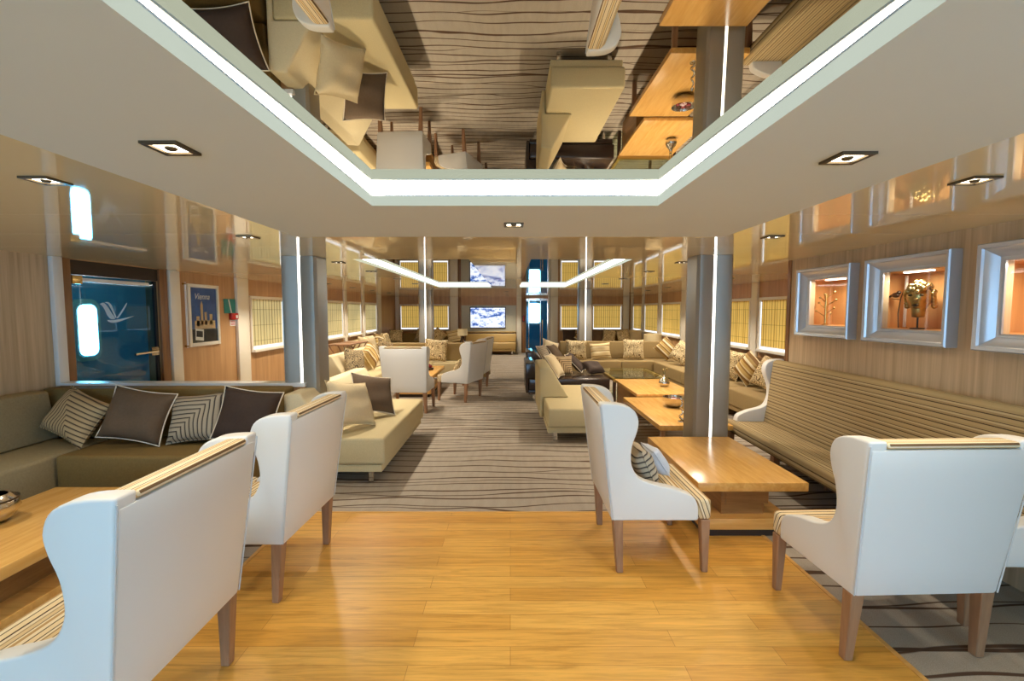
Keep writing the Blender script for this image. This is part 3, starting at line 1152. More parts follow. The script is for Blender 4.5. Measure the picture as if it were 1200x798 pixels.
add_box(bm, -HB + 0.075, HB - 0.075, 0.12, 0.49, 0.30, 0.42)
add_box(bm, -HB + 0.004, HB - 0.004, 0.475, 0.555, 0.30, 0.425)
bev(bm, 0.024, 3, 60)
obj('seat', bm, M['bench_seat'], t)
for x in (-1.31, -0.45, 0.45, 1.31):
    for y in (0.05, 0.52):
        bm = bmesh.new()
        add_frustum(bm, (x, y, 0.31), (0.03, 0.03), (x, y, 0), (0.02, 0.02))
        bev(bm, 0.004, 1)
        obj('leg', bm, M['leg_wood'], t)

# ------------------------------------------------------------------ coffee tables
def plinth_table(label, x0, x1, y0, y1, h, group='oak coffee tables'):
    cx, cy = (x0 + x1) / 2, (y0 + y1) / 2
    w, d = x1 - x0, y1 - y0
    t = thing('coffee_table', label, 'coffee table', (cx, cy, 0), 0, group)
    bm = bmesh.new()
    add_box(bm, -w / 2, w / 2, -d / 2, d / 2, h - 0.062, h)
    bev(bm, 0.004, 2)
    obj('tabletop', bm, M['oak_table_y'], t)
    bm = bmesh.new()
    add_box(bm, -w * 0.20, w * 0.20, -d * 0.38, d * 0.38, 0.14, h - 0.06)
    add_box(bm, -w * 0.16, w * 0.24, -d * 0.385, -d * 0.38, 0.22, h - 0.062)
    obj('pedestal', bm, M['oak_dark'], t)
    bm = bmesh.new()
    add_box(bm, -w * 0.42, w * 0.42, -d * 0.45, d * 0.45, 0.06, 0.14)
    bev(bm, 0.004, 2)
    obj('plinth', bm, M['oak_table'], t)
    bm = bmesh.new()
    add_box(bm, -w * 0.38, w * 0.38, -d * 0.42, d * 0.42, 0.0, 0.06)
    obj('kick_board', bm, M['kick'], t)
    return t


plinth_table('golden oak coffee table between the two near right armchairs', 1.29, 2.05, 3.05, 4.20, 0.42)
plinth_table('golden oak coffee table in the left foreground, partly hidden by an armchair', -3.05, -2.34, 1.75, 2.98, 0.42)
plinth_table('small oak coffee table in the left distance in front of the two far armchairs', -2.15, -1.41, 8.23, 9.70, 0.42)
# legged table beyond the pillar
t = thing('coffee_table', 'oak coffee table with square legs beyond the right pillar, with a silver bowl on it', 'coffee table', (1.95, 5.47, 0), 0, 'oak coffee tables')
bm = bmesh.new()
add_box(bm, -0.385, 0.385, -0.78, 0.78, 0.345, 0.40)
bev(bm, 0.004, 2)
obj('tabletop', bm, M['oak_table_y'], t)
for sx in (-1, 1):
    for sy in (-1, 1):
        bm = bmesh.new()
        add_box(bm, sx * 0.34 - 0.025, sx * 0.34 + 0.025, sy * 0.73 - 0.025, sy * 0.73 + 0.025, 0, 0.345)
        bev(bm, 0.003, 1)
        obj('leg', bm, M['leg_wood'], t)
# box based table
t = thing('coffee_table', 'raised oak coffee table on a solid base with a silver vase on it', 'coffee table', (2.20, 6.98, 0), 0, 'oak coffee tables')
bm = bmesh.new()
add_box(bm, -0.43, 0.43, -0.70, 0.68, 0.395, 0.44)
bev(bm, 0.004, 2)
obj('tabletop', bm, M['oak_table_y'], t)
bm = bmesh.new()
add_box(bm, -0.40, 0.36, -0.20, 0.62, 0.0, 0.395)
obj('base', bm, M['oak_dark'], t)
# glass table
t = thing('glass_table', 'low glass topped table in front of the khaki corner sofa', 'coffee table', (2.30, 8.62, 0))
bm = bmesh.new()
add_box(bm, -0.50, 0.50, -0.70, 0.70, 0.405, 0.42)
bev(bm, 0.003, 1)
obj('tabletop', bm, M['clear_glass'], t)
bm = bmesh.new()
for d in ((-0.49, 0.49, -0.69, -0.64), (-0.49, 0.49, 0.64, 0.69), (-0.49, -0.44, -0.64, 0.64), (0.44, 0.49, -0.64, 0.64)):
    add_box(bm, d[0], d[1], d[2], d[3], 0.36, 0.405)
obj('frame', bm, M['oak_table'], t)
for sx in (-1, 1):
    for sy in (-1, 1):
        bm = bmesh.new()
        add_box(bm, sx * 0.465 - 0.025, sx * 0.465 + 0.025, sy * 0.665 - 0.025, sy * 0.665 + 0.025, 0, 0.36)
        obj('leg', bm, M['dark_wood'], t)

# ------------------------------------------------------------------ sofas
def sofa(name, label, cat, loc, rz, length, depth, sh, bh, mats, back=None, wedge=True, splits=1, group=None, legs=True, backmat=None, over=0.05, zb=0.13, front_slant=0.0):
    """front faces local +y, back along y = 0; back = (x0, x1) span of the backrest"""
    t = thing(name, label, cat, loc, rz, group)
    hl = length / 2
    seat_m, frame_m = mats
    b = back or (-hl, hl)
    bm = bmesh.new()
    add_box(bm, -hl + 0.02, hl - 0.02, 0.0, depth - 0.03, zb, zb + 0.07)
    bev(bm, 0.008, 2)
    obj('base_frame', bm, frame_m, t)
    n = splits
    for k in range(n):
        a = -hl + length * k / n
        e = -hl + length * (k + 1) / n
        bm = bmesh.new()
        add_box(bm, a + (0.004 if k else 0), e - (0.004 if k < n - 1 else 0), 0.0, depth, zb + 0.072, sh)
        if front_slant:
            for v in bm.verts:
                if v.co.y > depth - 0.01 and v.co.z < sh - 0.05:
                    v.co.y -= front_slant
        bev(bm, 0.028, 3)
        obj('seat_cushion', bm, seat_m, t, sharp=50)
    if bh:
        bm = bmesh.new()
        if wedge:
            pts = [(-over, 0.16), (-over - 0.01, bh - 0.01), (0.09, bh), (0.34, sh + 0.004), (-0.002, sh + 0.004), (-0.002, 0.16)]
        else:
            pts = [(-over, 0.10), (-over, bh), (0.13, bh), (0.20, sh + 0.003), (-0.002, sh + 0.003), (-0.002, 0.10)]
        add_prism(bm, pts, 0, b[0], b[1])
        bev(bm, 0.022, 3, 40)
        obj('backrest', bm, backmat or seat_m, t, sharp=50)
    if legs:
        for sx in (-1, 1):
            for y in (0.10, depth - 0.16):
                bm = bmesh.new()
                add_box(bm, sx * (hl - 0.14) - 0.022, sx * (hl - 0.14) + 0.022, y - 0.022, y + 0.022, 0, zb)
                obj('leg', bm, M['chrome'], t)
    return t


# left corner sofa: an olive run facing the camera and a greige run along the wall
sofa('corner_sofa', 'olive brown sofa run with its back to the glass door, facing the camera', 'sofa', (-2.84, 4.27, 0), R(180), 1.54, 0.74, 0.45, 0.885,
     (M['olive_fabric'], M['olive_fabric']), back=(-0.77, 1.46), wedge=False, legs=True, zb=0.10)
sofa('corner_sofa', 'greige velvet sofa run along the left wall, cut by the left edge', 'sofa', (-4.28, 2.58, 0), R(-90), 2.95, 0.655, 0.45, 0.88,
     (M['greige_fabric'], M['greige_fabric']), wedge=False, splits=2, zb=0.10)
bm = bmesh.new()
add_box(bm, -4.32, -1.98, 4.34, 4.46, 0.0, 0.87, 0)
add_box(bm, -4.34, -1.97, 4.325, 4.47, 0.87, 0.905, 1)
o = obj('partition_ledge', bm, [M['wall_brown'], M['white_trim']])
tag(o, 'low partition with a white ledge behind the olive sofa', 'ledge')

sofa('daybed', 'tan daybed left of the aisle with loose cushions against its back', 'daybed', (-1.98, 4.97, 0), R(-90), 1.86, 0.84, 0.45, 0.86,
     (M['tan_fabric'], M['tan_fabric']), backmat=M['cream_fabric'])
sofa('daybed', 'tan daybed right of the aisle whose backrest stops halfway', 'daybed', (0.45, 6.25, 0), R(-90), 1.78, 0.84, 0.43, 0.84,
     (M['tan_fabric'], M['tan_fabric']), back=(-0.90, 0.20))
sofa('sofa', 'cream sofa in the left distance seen along its seat', 'sofa', (-3.05, 8.70, 0), R(-90), 2.45, 0.66, 0.45, 0.85,
     (M['tan_fabric'], M['tan_fabric']), splits=2, backmat=M['cream_fabric'])
sofa('sofa', 'khaki sofa in the left distance facing the camera behind the small table', 'sofa', (-1.72, 10.62, 0), R(180), 2.5, 0.66, 0.45, 0.85,
     (M['tan_fabric'], M['khaki_fabric']), splits=2, wedge=False, backmat=M['khaki_fabric'])
sofa('dark_daybed', 'dark leather daybed beside the aisle with cushions heaped on its back', 'daybed', (0.32, 8.35, 0), R(-90), 0.98, 1.42, 0.42, 0.70,
     (M['dark_leather'], M['dark_leather']), zb=0.14)
sofa('dark_daybed', 'dark leather daybed further down the aisle behind the first dark one', 'daybed', (0.42, 10.45, 0), R(-90), 0.95, 0.74, 0.42, 0.70,
     (M['dark_leather'], M['dark_leather']), zb=0.14)
sofa('corner_sofa', 'khaki sofa run facing the camera in the right distance', 'sofa', (2.55, 11.05, 0), R(180), 2.70, 0.70, 0.45, 0.86,
     (M['khaki_fabric'], M['khaki_fabric']), splits=2, wedge=False)
sofa('corner_sofa', 'khaki sofa run under the yellow blinds along the right wall', 'sofa', (3.98, 7.72, 0), R(90), 5.2, 0.72, 0.45, 0.85,
     (M['khaki_fabric'], M['khaki_fabric']), splits=3, wedge=False, backmat=M['brown_fabric'])
sofa('far_sofa', 'gold beige sofa against the far wall under the television', 'sofa', (-0.72, 17.05, 0), R(180), 1.86, 0.66, 0.44, 0.74,
     (M['gold_fabric'], M['gold_fabric']), wedge=False)
sofa('far_sofa', 'brown sofa under the far windows on the left, only its top showing', 'sofa', (-2.95, 15.9, 0), R(180), 2.5, 0.66, 0.44, 0.82,
     (M['olive_fabric'], M['olive_fabric']), wedge=False)
sofa('far_sofa', 'brown sofa under the far windows on the right, only its top showing', 'sofa', (3.1, 15.9, 0), R(180), 2.3, 0.66, 0.44, 0.82,
     (M['olive_fabric'], M['olive_fabric']), wedge=False)
sofa('far_sofa', 'pale sofa under the left wall windows beyond the cream sofa', 'sofa', (-4.22, 13.2, 0), R(-90), 3.2, 0.66, 0.44, 0.80,
     (M['tan_fabric'], M['tan_fabric']), wedge=False, splits=2)


# ------------------------------------------------------------------ cushions
def pillow_mesh(w, h, th, seed):
    rnd = random.Random(seed)
    bm = bmesh.new()
    n = 14
    ph = [rnd.uniform(0, 6) for _ in range(4)]

    def pos(i, j, side):
        u, v = -1 + 2 * i / n, -1 + 2 * j / n
        pin = 0.09
        x = w / 2 * u * (1 - pin * (1 - v * v) * abs(u) ** 2)
        z = h / 2 * v * (1 - pin * (1 - u * u) * abs(v) ** 2)
        k = max(0.0, (1 - u ** 4) * (1 - v ** 4)) ** 0.62
        y = side * th / 2 * k * (1 + 0.07 * math.sin(5 * u + ph[0] + 3 * v) + 0.05 * math.sin(7 * v + ph[1] - 2 * u))
        return (x, y, z)
    F = [[bm.verts.new(pos(i, j, -1)) for j in range(n + 1)] for i in range(n + 1)]
    B = [[F[i][j] if i in (0, n) or j in (0, n) else bm.verts.new(pos(i, j, 1)) for j in range(n + 1)] for i in range(n + 1)]
    for i in range(n):
        for j in range(n):
            bm.faces.new((F[i][j], F[i + 1][j], F[i + 1][j + 1], F[i][j + 1]))
            bm.faces.new((B[i][j], B[i][j + 1], B[i + 1][j + 1], B[i + 1][j]))
    rim = [F[i][0].co.copy() for i in range(n)] + [F[n][j].co.copy() for j in range(n)] + [F[n - i][n].co.copy() for i in range(n)] + [F[0][n - j].co.copy() for j in range(n)]
    return bm, rim


PSEED = [0]


def cushion(label, mat, loc, rz, tilt=-14, roll=0, w=0.48, h=0.46, th=0.16, piping=False, group=None):
    """faces local -y; tilt leans the top backwards (towards local +y), roll turns it in its own plane; loc is the centre"""
    PSEED[0] += 1
    t = thing('cushion', label, 'cushion', loc, 0, group)
    t.rotation_euler = (Matrix.Rotation(R(rz), 3, 'Z') @ Matrix.Rotation(R(tilt), 3, 'X') @ Matrix.Rotation(R(roll), 3, 'Y')).to_euler()
    bm, rim = pillow_mesh(w, h, th, PSEED[0])
    cv = obj('cover', bm, M[mat], t, sharp=80)
    bm = bmesh.new()
    add_tube(bm, rim, 0.006 if piping else 0.0045, 6, True)
    obj('piping', bm, M['piping'] if piping else M[mat], cv, sharp=80)
    return t


def rest(sh, h, roll=0):
    a = abs(R(roll))
    return sh + (h / 2) * (math.cos(a) + math.sin(a)) * 0.97


# on the olive and greige corner sofa
cushion('mitred stripe cushion in the corner of the left sofa', 'mitre', (-3.84, 3.88, rest(0.45, .38)), -12, -30, 16, 0.58, 0.40, piping=False)
cushion('plain brown cushion with cream piping on the olive sofa', 'cush_brown', (-3.36, 3.92, rest(0.45, .44)), 6, -20, 10, 0.52, 0.45, 0.18, True)
cushion('mitred stripe cushion in the middle of the olive sofa, right of the plain brown one', 'mitre_flip', (-2.78, 3.93, rest(0.45, .41)), 0, -22, -5, 0.48, 0.42)
cushion('dark brown cushion with thin piping at the right end of the olive sofa', 'cush_dark', (-2.36, 3.92, rest(0.45, .44)), 6, -20, 8, 0.50, 0.46, 0.17, True)
# on the left tan daybed (faces +x)
cushion('cream cushion nearest the camera on the left tan daybed', 'cush_cream', (-1.55, 4.38, rest(0.45, .44)), 66, -28, 12, 0.50, 0.46, 0.17)
cushion('dark taupe cushion with cream piping behind the cream one on the left daybed', 'cush_brown', (-1.50, 4.92, rest(0.45, .44)), 50, -34, 16, 0.48, 0.46, 0.15, True)
# on the far left cream sofa
cushion('dark damask cushion at the near end of the far left cream sofa', 'damask_dark', (-2.76, 7.85, rest(0.45, .46)), 70, -16, 12, 0.46, 0.46, 0.17)
cushion('broad striped cushion in the middle of the far left cream sofa', 'cush_stripe', (-2.72, 8.75, rest(0.45, .40)), 80, -18, 60, 0.44, 0.42, 0.17)
cushion('dark damask cushion at the far end of the far left cream sofa', 'damask_dark', (-2.70, 9.75, rest(0.45, .46)), 66, -16, 20, 0.46, 0.46, 0.17)
cushion('large cream damask cushion standing on the far left khaki sofa', 'damask', (-1.68, 10.22, rest(0.45, .48)), 4, -16, 5, 0.52, 0.50, 0.17)
cushion('damask cushion on the seat of the turned distant armchair', 'damask', (-0.90, 8.23, 0.60), -110, -30, 0, 0.36, 0.30, 0.14)
# on the dark daybeds
cushion('tan cushion heaped on the nearer dark daybed, leaning left', 'cush_cream', (0.78, 7.98, rest(0.42, .44)), 70, -34, 0, 0.46, 0.46, 0.14, True)
cushion('fine striped cushion standing in the heap on the nearer dark daybed', 'mitre', (0.86, 8.18, rest(0.42, .34)), 10, -14, 0, 0.32, 0.36, 0.14)
cushion('dark cushion with a pale edge sliding down the heap on the nearer dark daybed', 'cush_dark', (1.02, 8.40, rest(0.42, .42)), 72, -46, 0, 0.46, 0.46, 0.13, True)
cushion('dark round looking cushion lying at the right of the nearer dark daybed', 'cush_dark', (1.42, 8.55, 0.50), 20, -60, 0, 0.36, 0.34, 0.15)
cushion('grey striped cushion heaped on the further dark daybed', 'mitre_flip', (0.66, 10.2, rest(0.42, .42)), 64, -30, 0, 0.46, 0.44, 0.14, True)
cushion('taupe cushion with pale edge heaped on the further dark daybed', 'cush_brown', (0.86, 10.4, rest(0.42, .44)), 60, -40, 0, 0.46, 0.46, 0.14, True)
cushion('cream cushion on top of the heap on the further dark daybed', 'cush_cream', (0.98, 10.62, rest(0.42, .46)), 30, -24, 20, 0.44, 0.44, 0.14, True)
# on the right distance khaki sofa
cushion('cream damask cushion at the left end of the right khaki sofa', 'damask', (1.55, 10.66, rest(0.45, .46)), 0, -14, 2, 0.50, 0.46, 0.17)
cushion('cream ruffled cushion second from the left on the right khaki sofa', 'cush_cream_stripe', (2.12, 10.66, rest(0.45, .38)), 0, -16, -4, 0.48, 0.38, 0.17)
cushion('cream damask cushion in the middle of the right khaki sofa', 'damask', (2.90, 10.66, rest(0.45, .48)), 0, -14, 2, 0.50, 0.48, 0.17)
cushion('broad striped cushion propped in the corner of the right khaki sofas', 'cush_stripe', (3.62, 10.36, rest(0.45, .40, 40)), -30, -16, 42, 0.44, 0.40, 0.17)
cushion('cream damask cushion lying next to the striped corner cushion, left of the pillar', 'damask', (3.66, 9.55, rest(0.45, .42)), -60, -30, 20, 0.50, 0.46, 0.17)
cushion('cream damask cushion just right of the pillar under the yellow blinds', 'damask', (3.70, 7.55, rest(0.45, .46)), -76, -18, 6, 0.52, 0.48, 0.17)
cushion('broad striped cushion tilted on its corner under the yellow blinds', 'cush_stripe', (3.66, 6.95, rest(0.45, .40, 32)), -74, -20, 32, 0.44, 0.42, 0.17)
cushion('cream damask cushion beside the striped one, half hidden by the bench wing', 'damask', (3.66, 6.38, rest(0.45, .44)), -74, -24, 12, 0.50, 0.46, 0.17)
# seat of the near right armchair
cushion('grey striped cushion on the seat of the armchair in profile', 'mitre_flip', (0.86, 2.93, 0.60), 94, -24, 0, 0.30, 0.27, 0.13)
cushion('white cushion painted with bluish light behind the striped one on the armchair in profile', 'cush_blue_lit', (0.99, 3.07, 0.58), 96, -34, 0, 0.22, 0.20, 0.11)
# far sofas
for i, (x, m) in enumerate(((2.0, 'cush_dark'), (2.35, 'cush_stripe'), (2.95, 'cush_brown'), (3.25, 'damask'), (3.6, 'damask'), (3.95, 'cush_cream'))):
    cushion('cushion on the far right brown sofa, %s from the left' % ORD[i], m, (x, 15.48, 0.74), 0, -16, (0, 35, 0, 10, -10, 0)[i], 0.44, 0.44, 0.15, group='cushions along the far right sofa')
for i, (x, m) in enumerate(((-3.9, 'damask'), (-3.0, 'damask_dark'), (-2.45, 'damask'), (-2.0, 'cush_cream_stripe'))):
    cushion('cushion on the far left brown sofa, %s from the left' % ORD[i], m, (x, 15.48, 0.74), 0, -16, (0, 15, 38, -12)[i], 0.46, 0.44, 0.15, group='cushions along the far left sofa')
for i, (y, m) in enumerate(((12.0, 'cush_cream'), (12.6, 'cush_cream'), (13.4, 'cush_stripe'), (14.1, 'damask'))):
    cushion('cushion on the pale sofa under the left windows, %s from the near end' % ORD[i], m, (-3.86, y, 0.70), 80, -18, (8, 0, 14, 0)[i], 0.46, 0.44, 0.15, group='cushions under the left windows')

# ------------------------------------------------------------------ small things
t = thing('silver_bowl', 'hammered silver bowl of petals on the table beyond the right pillar', 'bowl', (2.05, 5.62, 0.40))
bm = bmesh.new()
add_lathe(bm, [(0.0, 0.004), (0.075, 0.0), (0.10, 0.02), (0.135, 0.075), (0.142, 0.125), (0.136, 0.125), (0.128, 0.078), (0.095, 0.028), (0.0, 0.016)], seg=28)
obj('bowl', bm, M['silver'], t, sharp=60)
for k in range(14):
    a = random.uniform(0, 6.28)
    r = random.uniform(0, 0.085)
    bm = bmesh.new()
    add_ball(bm, (r * math.cos(a), r * math.sin(a), 0.085 + random.uniform(0, 0.02)), 0.024, 8, (1, 1, 0.6))
    obj('petal', bm, M['flower_red'] if k % 3 else M['flower_white'], t)

t = thing('silver_figurine', 'tall twisted silver figurine at the near edge of the table beyond the pillar', 'figurine', (1.85, 4.86, 0.40))
bm = bmesh.new()
add_lathe(bm, [(0.0, 0.0), (0.035, 0.0), (0.033, 0.008), (0.012, 0.014), (0.0, 0.016)], seg=16)
obj('foot', bm, M['silver'], t)
bm = bmesh.new()
pts = [(0.022 * math.cos(k * 0.75) * (1 - k / 30), 0.022 * math.sin(k * 0.75) * (1 - k / 30), 0.012 + k * 0.0115) for k in range(20)]
add_tube(bm, pts, [0.012 - 0.0002 * k for k in range(20)], 10)
add_ball(bm, (0.0, 0.0, 0.245), 0.018, 10, (1, 0.8, 1.2))
obj('stem', bm, M['silver'], t, sharp=80)

t = thing('silver_vase', 'silver teardrop vase with a dried flower on the raised oak table', 'vase', (2.36, 6.92, 0.44))
bm = bmesh.new()
add_lathe(bm, [(0.0, 0.0), (0.05, 0.0), (0.075, 0.03), (0.082, 0.06), (0.066, 0.10), (0.03, 0.14), (0.018, 0.17), (0.022, 0.185), (0.014, 0.185), (0.0, 0.16)], seg=22)
obj('body', bm, M['silver'], t, sharp=60)
bm = bmesh.new()
add_tube(bm, [(0, 0, 0.16), (0.01, 0, 0.22), (0.03, 0.01, 0.26)], 0.004, 6)
add_tube(bm, [(0, 0, 0.16), (-0.015, 0.01, 0.22), (-0.02, 0.0, 0.25)], 0.004, 6)
obj('stem', bm, M['leaf'], t)
bm = bmesh.new()
add_ball(bm, (0.035, 0.01, 0.265), 0.02, 8)
add_ball(bm, (-0.02, 0.0, 0.255), 0.015, 8)
obj('flower_head', bm, M['bronze'], t)

t = thing('silver_dish', 'round pewter dish at the left edge on the foreground oak table', 'bowl', (-2.895, 2.46, 0.42))
bm = bmesh.new()
add_lathe(bm, [(0.0, 0.0), (0.06, 0.0), (0.10, 0.03), (0.125, 0.08), (0.115, 0.13), (0.085, 0.16), (0.075, 0.155), (0.10, 0.125), (0.105, 0.08), (0.0, 0.02)], seg=26)
obj('body', bm, M['silver'], t, sharp=60)
bm = bmesh.new()
add_lathe(bm, [(0.11, 0.124), (0.121, 0.124), (0.121, 0.132), (0.11, 0.132), (0.11, 0.124)], seg=26)
obj('rim_band', bm, M['nickel'], t)

t = thing('flower_arrangement', 'small arrangement of dark red flowers on the distant left oak table', 'flowers', (-1.62, 9.0, 0.42))
bm = bmesh.new()
add_lathe(bm, [(0.0, 0.0), (0.08, 0.0), (0.10, 0.03), (0.095, 0.05), (0.085, 0.05), (0.0, 0.02)], seg=18)
obj('dish', bm, M['dark_wood'], t)
for k in range(9):
    a = k * 0.7
    bm = bmesh.new()
    add_ball(bm, (0.055 * math.cos(a) * (k > 1), 0.055 * math.sin(a) * (k > 1), 0.075 + 0.02 * (k % 2)), 0.032, 8)
    obj('bloom', bm, M['flower_red'], t)

# lamp and side table at the far left sofa end
t = thing('side_table', 'dark side table carrying the tripod lamp in the left distance', 'side table', (-1.22, 12.0, 0))
box_obj('tabletop', (-0.28, 0.28, -0.28, 0.28, 0.45, 0.48), M['dark_wood'], t, 0.005)
for sx in (-1, 1):
    for sy in (-1, 1):
        box_obj('leg', (sx * 0.25 - 0.02, sx * 0.25 + 0.02, sy * 0.25 - 0.02, sy * 0.25 + 0.02, 0, 0.45), M['dark_wood'], t)


def table_lamp(label, loc, sh_r, sh_h, leg_h):
    t = thing('table_lamp', label, 'lamp', loc)
    bm = bmesh.new()
    z = leg_h
    add_lathe(bm, [(sh_r, z), (sh_r, z + sh_h), (sh_r - 0.006, z + sh_h), (sh_r - 0.006, z), (sh_r, z)], seg=28)
    add_lathe(bm, [(0.0, z + sh_h - 0.02), (sh_r - 0.004, z + sh_h - 0.02), (sh_r - 0.004, z + sh_h - 0.016), (0.0, z + sh_h - 0.016)], seg=28)
    obj('lamp_shade', bm, M['shade'], t)
    for k in range(3):
        a = 2 * math.pi * k / 3 + 0.5
        bm = bmesh.new()
        add_tube(bm, [(0.17 * math.cos(a), 0.17 * math.sin(a), 0.0), (0.01 * math.cos(a), 0.01 * math.sin(a), leg_h)], 0.018, 8)
        obj('leg', bm, M['dark_wood'], t)
    bm = bmesh.new()
    add_lathe(bm, [(0.0, leg_h - 0.02), (0.03, leg_h - 0.02), (0.03, leg_h + 0.06), (0.0, leg_h + 0.06)], seg=14)
    obj('lamp_socket', bm, M['brass'], t)
    return t


table_lamp('cream shaded tripod lamp in the left distance near the television', (-1.26, 12.0, 0.488), 0.13, 0.17, 0.46)
t = thing('menu_card_stand', 'white menu card leaning on a dark stand beside the tripod lamp', 'menu card', (-1.02, 11.86, 0.48))
bm = bmesh.new()
add_box(bm, -0.10, 0.10, -0.008, 0.008, 0.0, 0.32)
bm2 = bm
for v in bm2.verts:
    v.co.x -= (v.co.z - 0.16) * 0.55
obj('card', bm2, M['white'], t)
bm = bmesh.new()
add_tube(bm, [(0.08, 0.02, 0.012), (-0.09, 0.02, 0.3)], 0.012, 6)
add_tube(bm, [(0.02, 0.03, 0.012), (-0.02, 0.14, 0.012)], 0.012, 6)
obj('easel', bm, M['dark_wood'], t)

t = thing('side_table', 'side table under the drum lamp beyond the right khaki sofa', 'side table', (3.95, 12.6, 0))
box_obj('tabletop', (-0.3, 0.3, -0.3, 0.3, 0.42, 0.45), M['dark_wood'], t, 0.005)
for sx in (-1, 1):
    for sy in (-1, 1):
        box_obj('leg', (sx * 0.26 - 0.02, sx * 0.26 + 0.02, sy * 0.26 - 0.02, sy * 0.26 + 0.02, 0, 0.42), M['dark_wood'], t)
table_lamp('wide cream drum lamp rising behind the right khaki sofa', (3.95, 12.6, 0.462), 0.24, 0.24, 0.25)

for i, (y, nm) in enumerate(((10.6, 'behind the far end of the cream sofa'), (11.28, 'next to the first one'))):
    t = thing('console_table', 'narrow wooden console on crossed legs %s' % nm, 'console', (-3.95 + 0.05 * i, y, 0), 0, 'consoles under the left windows')
    box_obj('tabletop', (-0.24, 0.30, -0.30, 0.30, 0.80, 0.83), M['leg_wood'], t, 0.006)
    for sy in (-1, 1):
        for sx in (-1, 1):
            bm = bmesh.new()
            add_tube(bm, [(0.03 + sx * 0.22, sy * 0.24, 0.0), (0.03 - sx * 0.22, sy * 0.24, 0.80)], 0.016, 8)
            obj('leg', bm, M['leg_wood'], t)

# ------------------------------------------------------------------ television wall
bm = bmesh.new()
add_box(bm, -1.85, 0.22, YF - 0.05, YF, 0.78, 1.80)
struct('trim_41', bm, M['tv_panel'])
t = thing('television', 'flat television showing a bright blue and white picture on the far wall', 'television', (-0.85, YF - 0.05, 1.335), R(180))
cs = box_obj('casing', (-0.68, 0.68, 0.0, 0.055, -0.40, 0.40), M['black'], t, 0.006)
box_obj('screen', (-0.65, 0.65, 0.055, 0.058, -0.37, 0.37), M['screen'], cs)
t = thing('wall_shelf', 'narrow tan shelf on the far wall under the television', 'shelf', (-0.72, YF - 0.05, 0.78), R(180))
box_obj('board', (-0.92, 0.92, 0.0, 0.16, 0.0, 0.035), M['gold_fabric'], t, 0.006)
box_obj('apron', (-0.86, 0.86, 0.0, 0.05, -0.06, 0.0), M['jamb'], t)
t = thing('wall_telephone', 'small dark handset on the far wall left of the glass door', 'telephone', (0.50, YF - 0.06, 1.18), R(180))
box_obj('cradle', (-0.05, 0.05, 0, 0.03, 0, 0.24), M['dark_wood'], t, 0.006)
box_obj('handset', (-0.03, 0.02, 0.03, 0.06, 0.02, 0.22), M['red'], t, 0.01)

# ------------------------------------------------------------------ display niches on the right wall
def niche(yc, label, hw=0.262):
    t = thing('display_frame', label, 'display case', (WR, yc, 0), R(90), 'silver framed display niches')
    # local x runs along +y of the room, local +y comes out of the wall
    zc = (NZ0 + NZ1) / 2
    hz = (NZ1 - NZ0) / 2
    steps = [(0.0, 0.012), (0.010, 0.018), (0.022, 0.02), (0.038, 0.035), (0.064, 0.062), (0.072, 0.066), (0.078, 0.080), (0.098, 0.086), (0.105, 0.078)]
    bm = bmesh.new()
    corners = [(-1, -1), (1, -1), (1, 1), (-1, 1)]
    rings = []
    for (cx, cz) in corners:
        ring = [bm.verts.new((cx * (hw - 0.01 + d), dp, zc + cz * (hz - 0.01 + d))) for d, dp in [(0.0, 0.0)] + steps + [(0.105, 0.0)]]
        rings.append(ring)
    for k in range(4):
        a, b = rings[k], rings[(k + 1) % 4]
        for i in range(len(a) - 1):
            bm.faces.new((a[i], a[i + 1], b[i + 1], b[i]))
    obj('frame', bm, M['frame_silver'], t, sharp=25)
    d = 0.36
    bm = bmesh.new()
    xa, xb = -hw - 0.02, hw + 0.19
    add_box(bm, xa, xb, -d, -d + 0.01, zc - hz, zc + hz)
    add_box(bm, xa, xa + 0.008, -d + 0.01, -0.052, zc - hz + 0.001, zc + hz - 0.001)
    add_box(bm, xb - 0.008, xb, -d + 0.01, -0.052, zc - hz + 0.001, zc + hz - 0.001)
    add_box(bm, xa + 0.008, xb - 0.008, -d + 0.01, -0.052, zc - hz, zc - hz + 0.009)
    add_box(bm, xa + 0.008, xb - 0.008, -d + 0.01, -0.052, zc + hz - 0.009, zc + hz)
    obj('lining', bm, M['niche'], t)
    bm = bmesh.new()
    add_box(bm, -0.02, 0.20, -0.14, -0.10, zc + hz - 0.018, zc + hz - 0.010)
    obj('lamp_strip', bm, M['bulb'], t)
    bm = bmesh.new()
    add_box(bm, -hw + 0.001, hw - 0.001, -0.006, -0.003, zc - hz + 0.001, zc + hz - 0.001)
    obj('glazing', bm, M['thin_glass'], t)
    ld = bpy.data.lights.new('niche_lamp', 'AREA')
    ld.shape = 'RECTANGLE'
    ld.size = 0.2
    ld.size_y = 0.04
    ld.energy = 3.2
    ld.color = (1.0, 0.86, 0.66)
    lo = bpy.data.objects.new('niche_lamp', ld)
    COL.objects.link(lo)
    lo.parent = t
    lo.location = (0.08, -0.12, zc + hz - 0.022)
    return t


niche(NICHES[0][0], 'silver framed lit niche farthest along the right wall, holding a gilded twig')
niche(NICHES[1][0], 'silver framed lit niche in the middle of the right wall, holding a metal head')
niche(NICHES[2][0], 'silver framed lit niche cut by the right edge of the picture')
ZN = NZ0 + 0.010
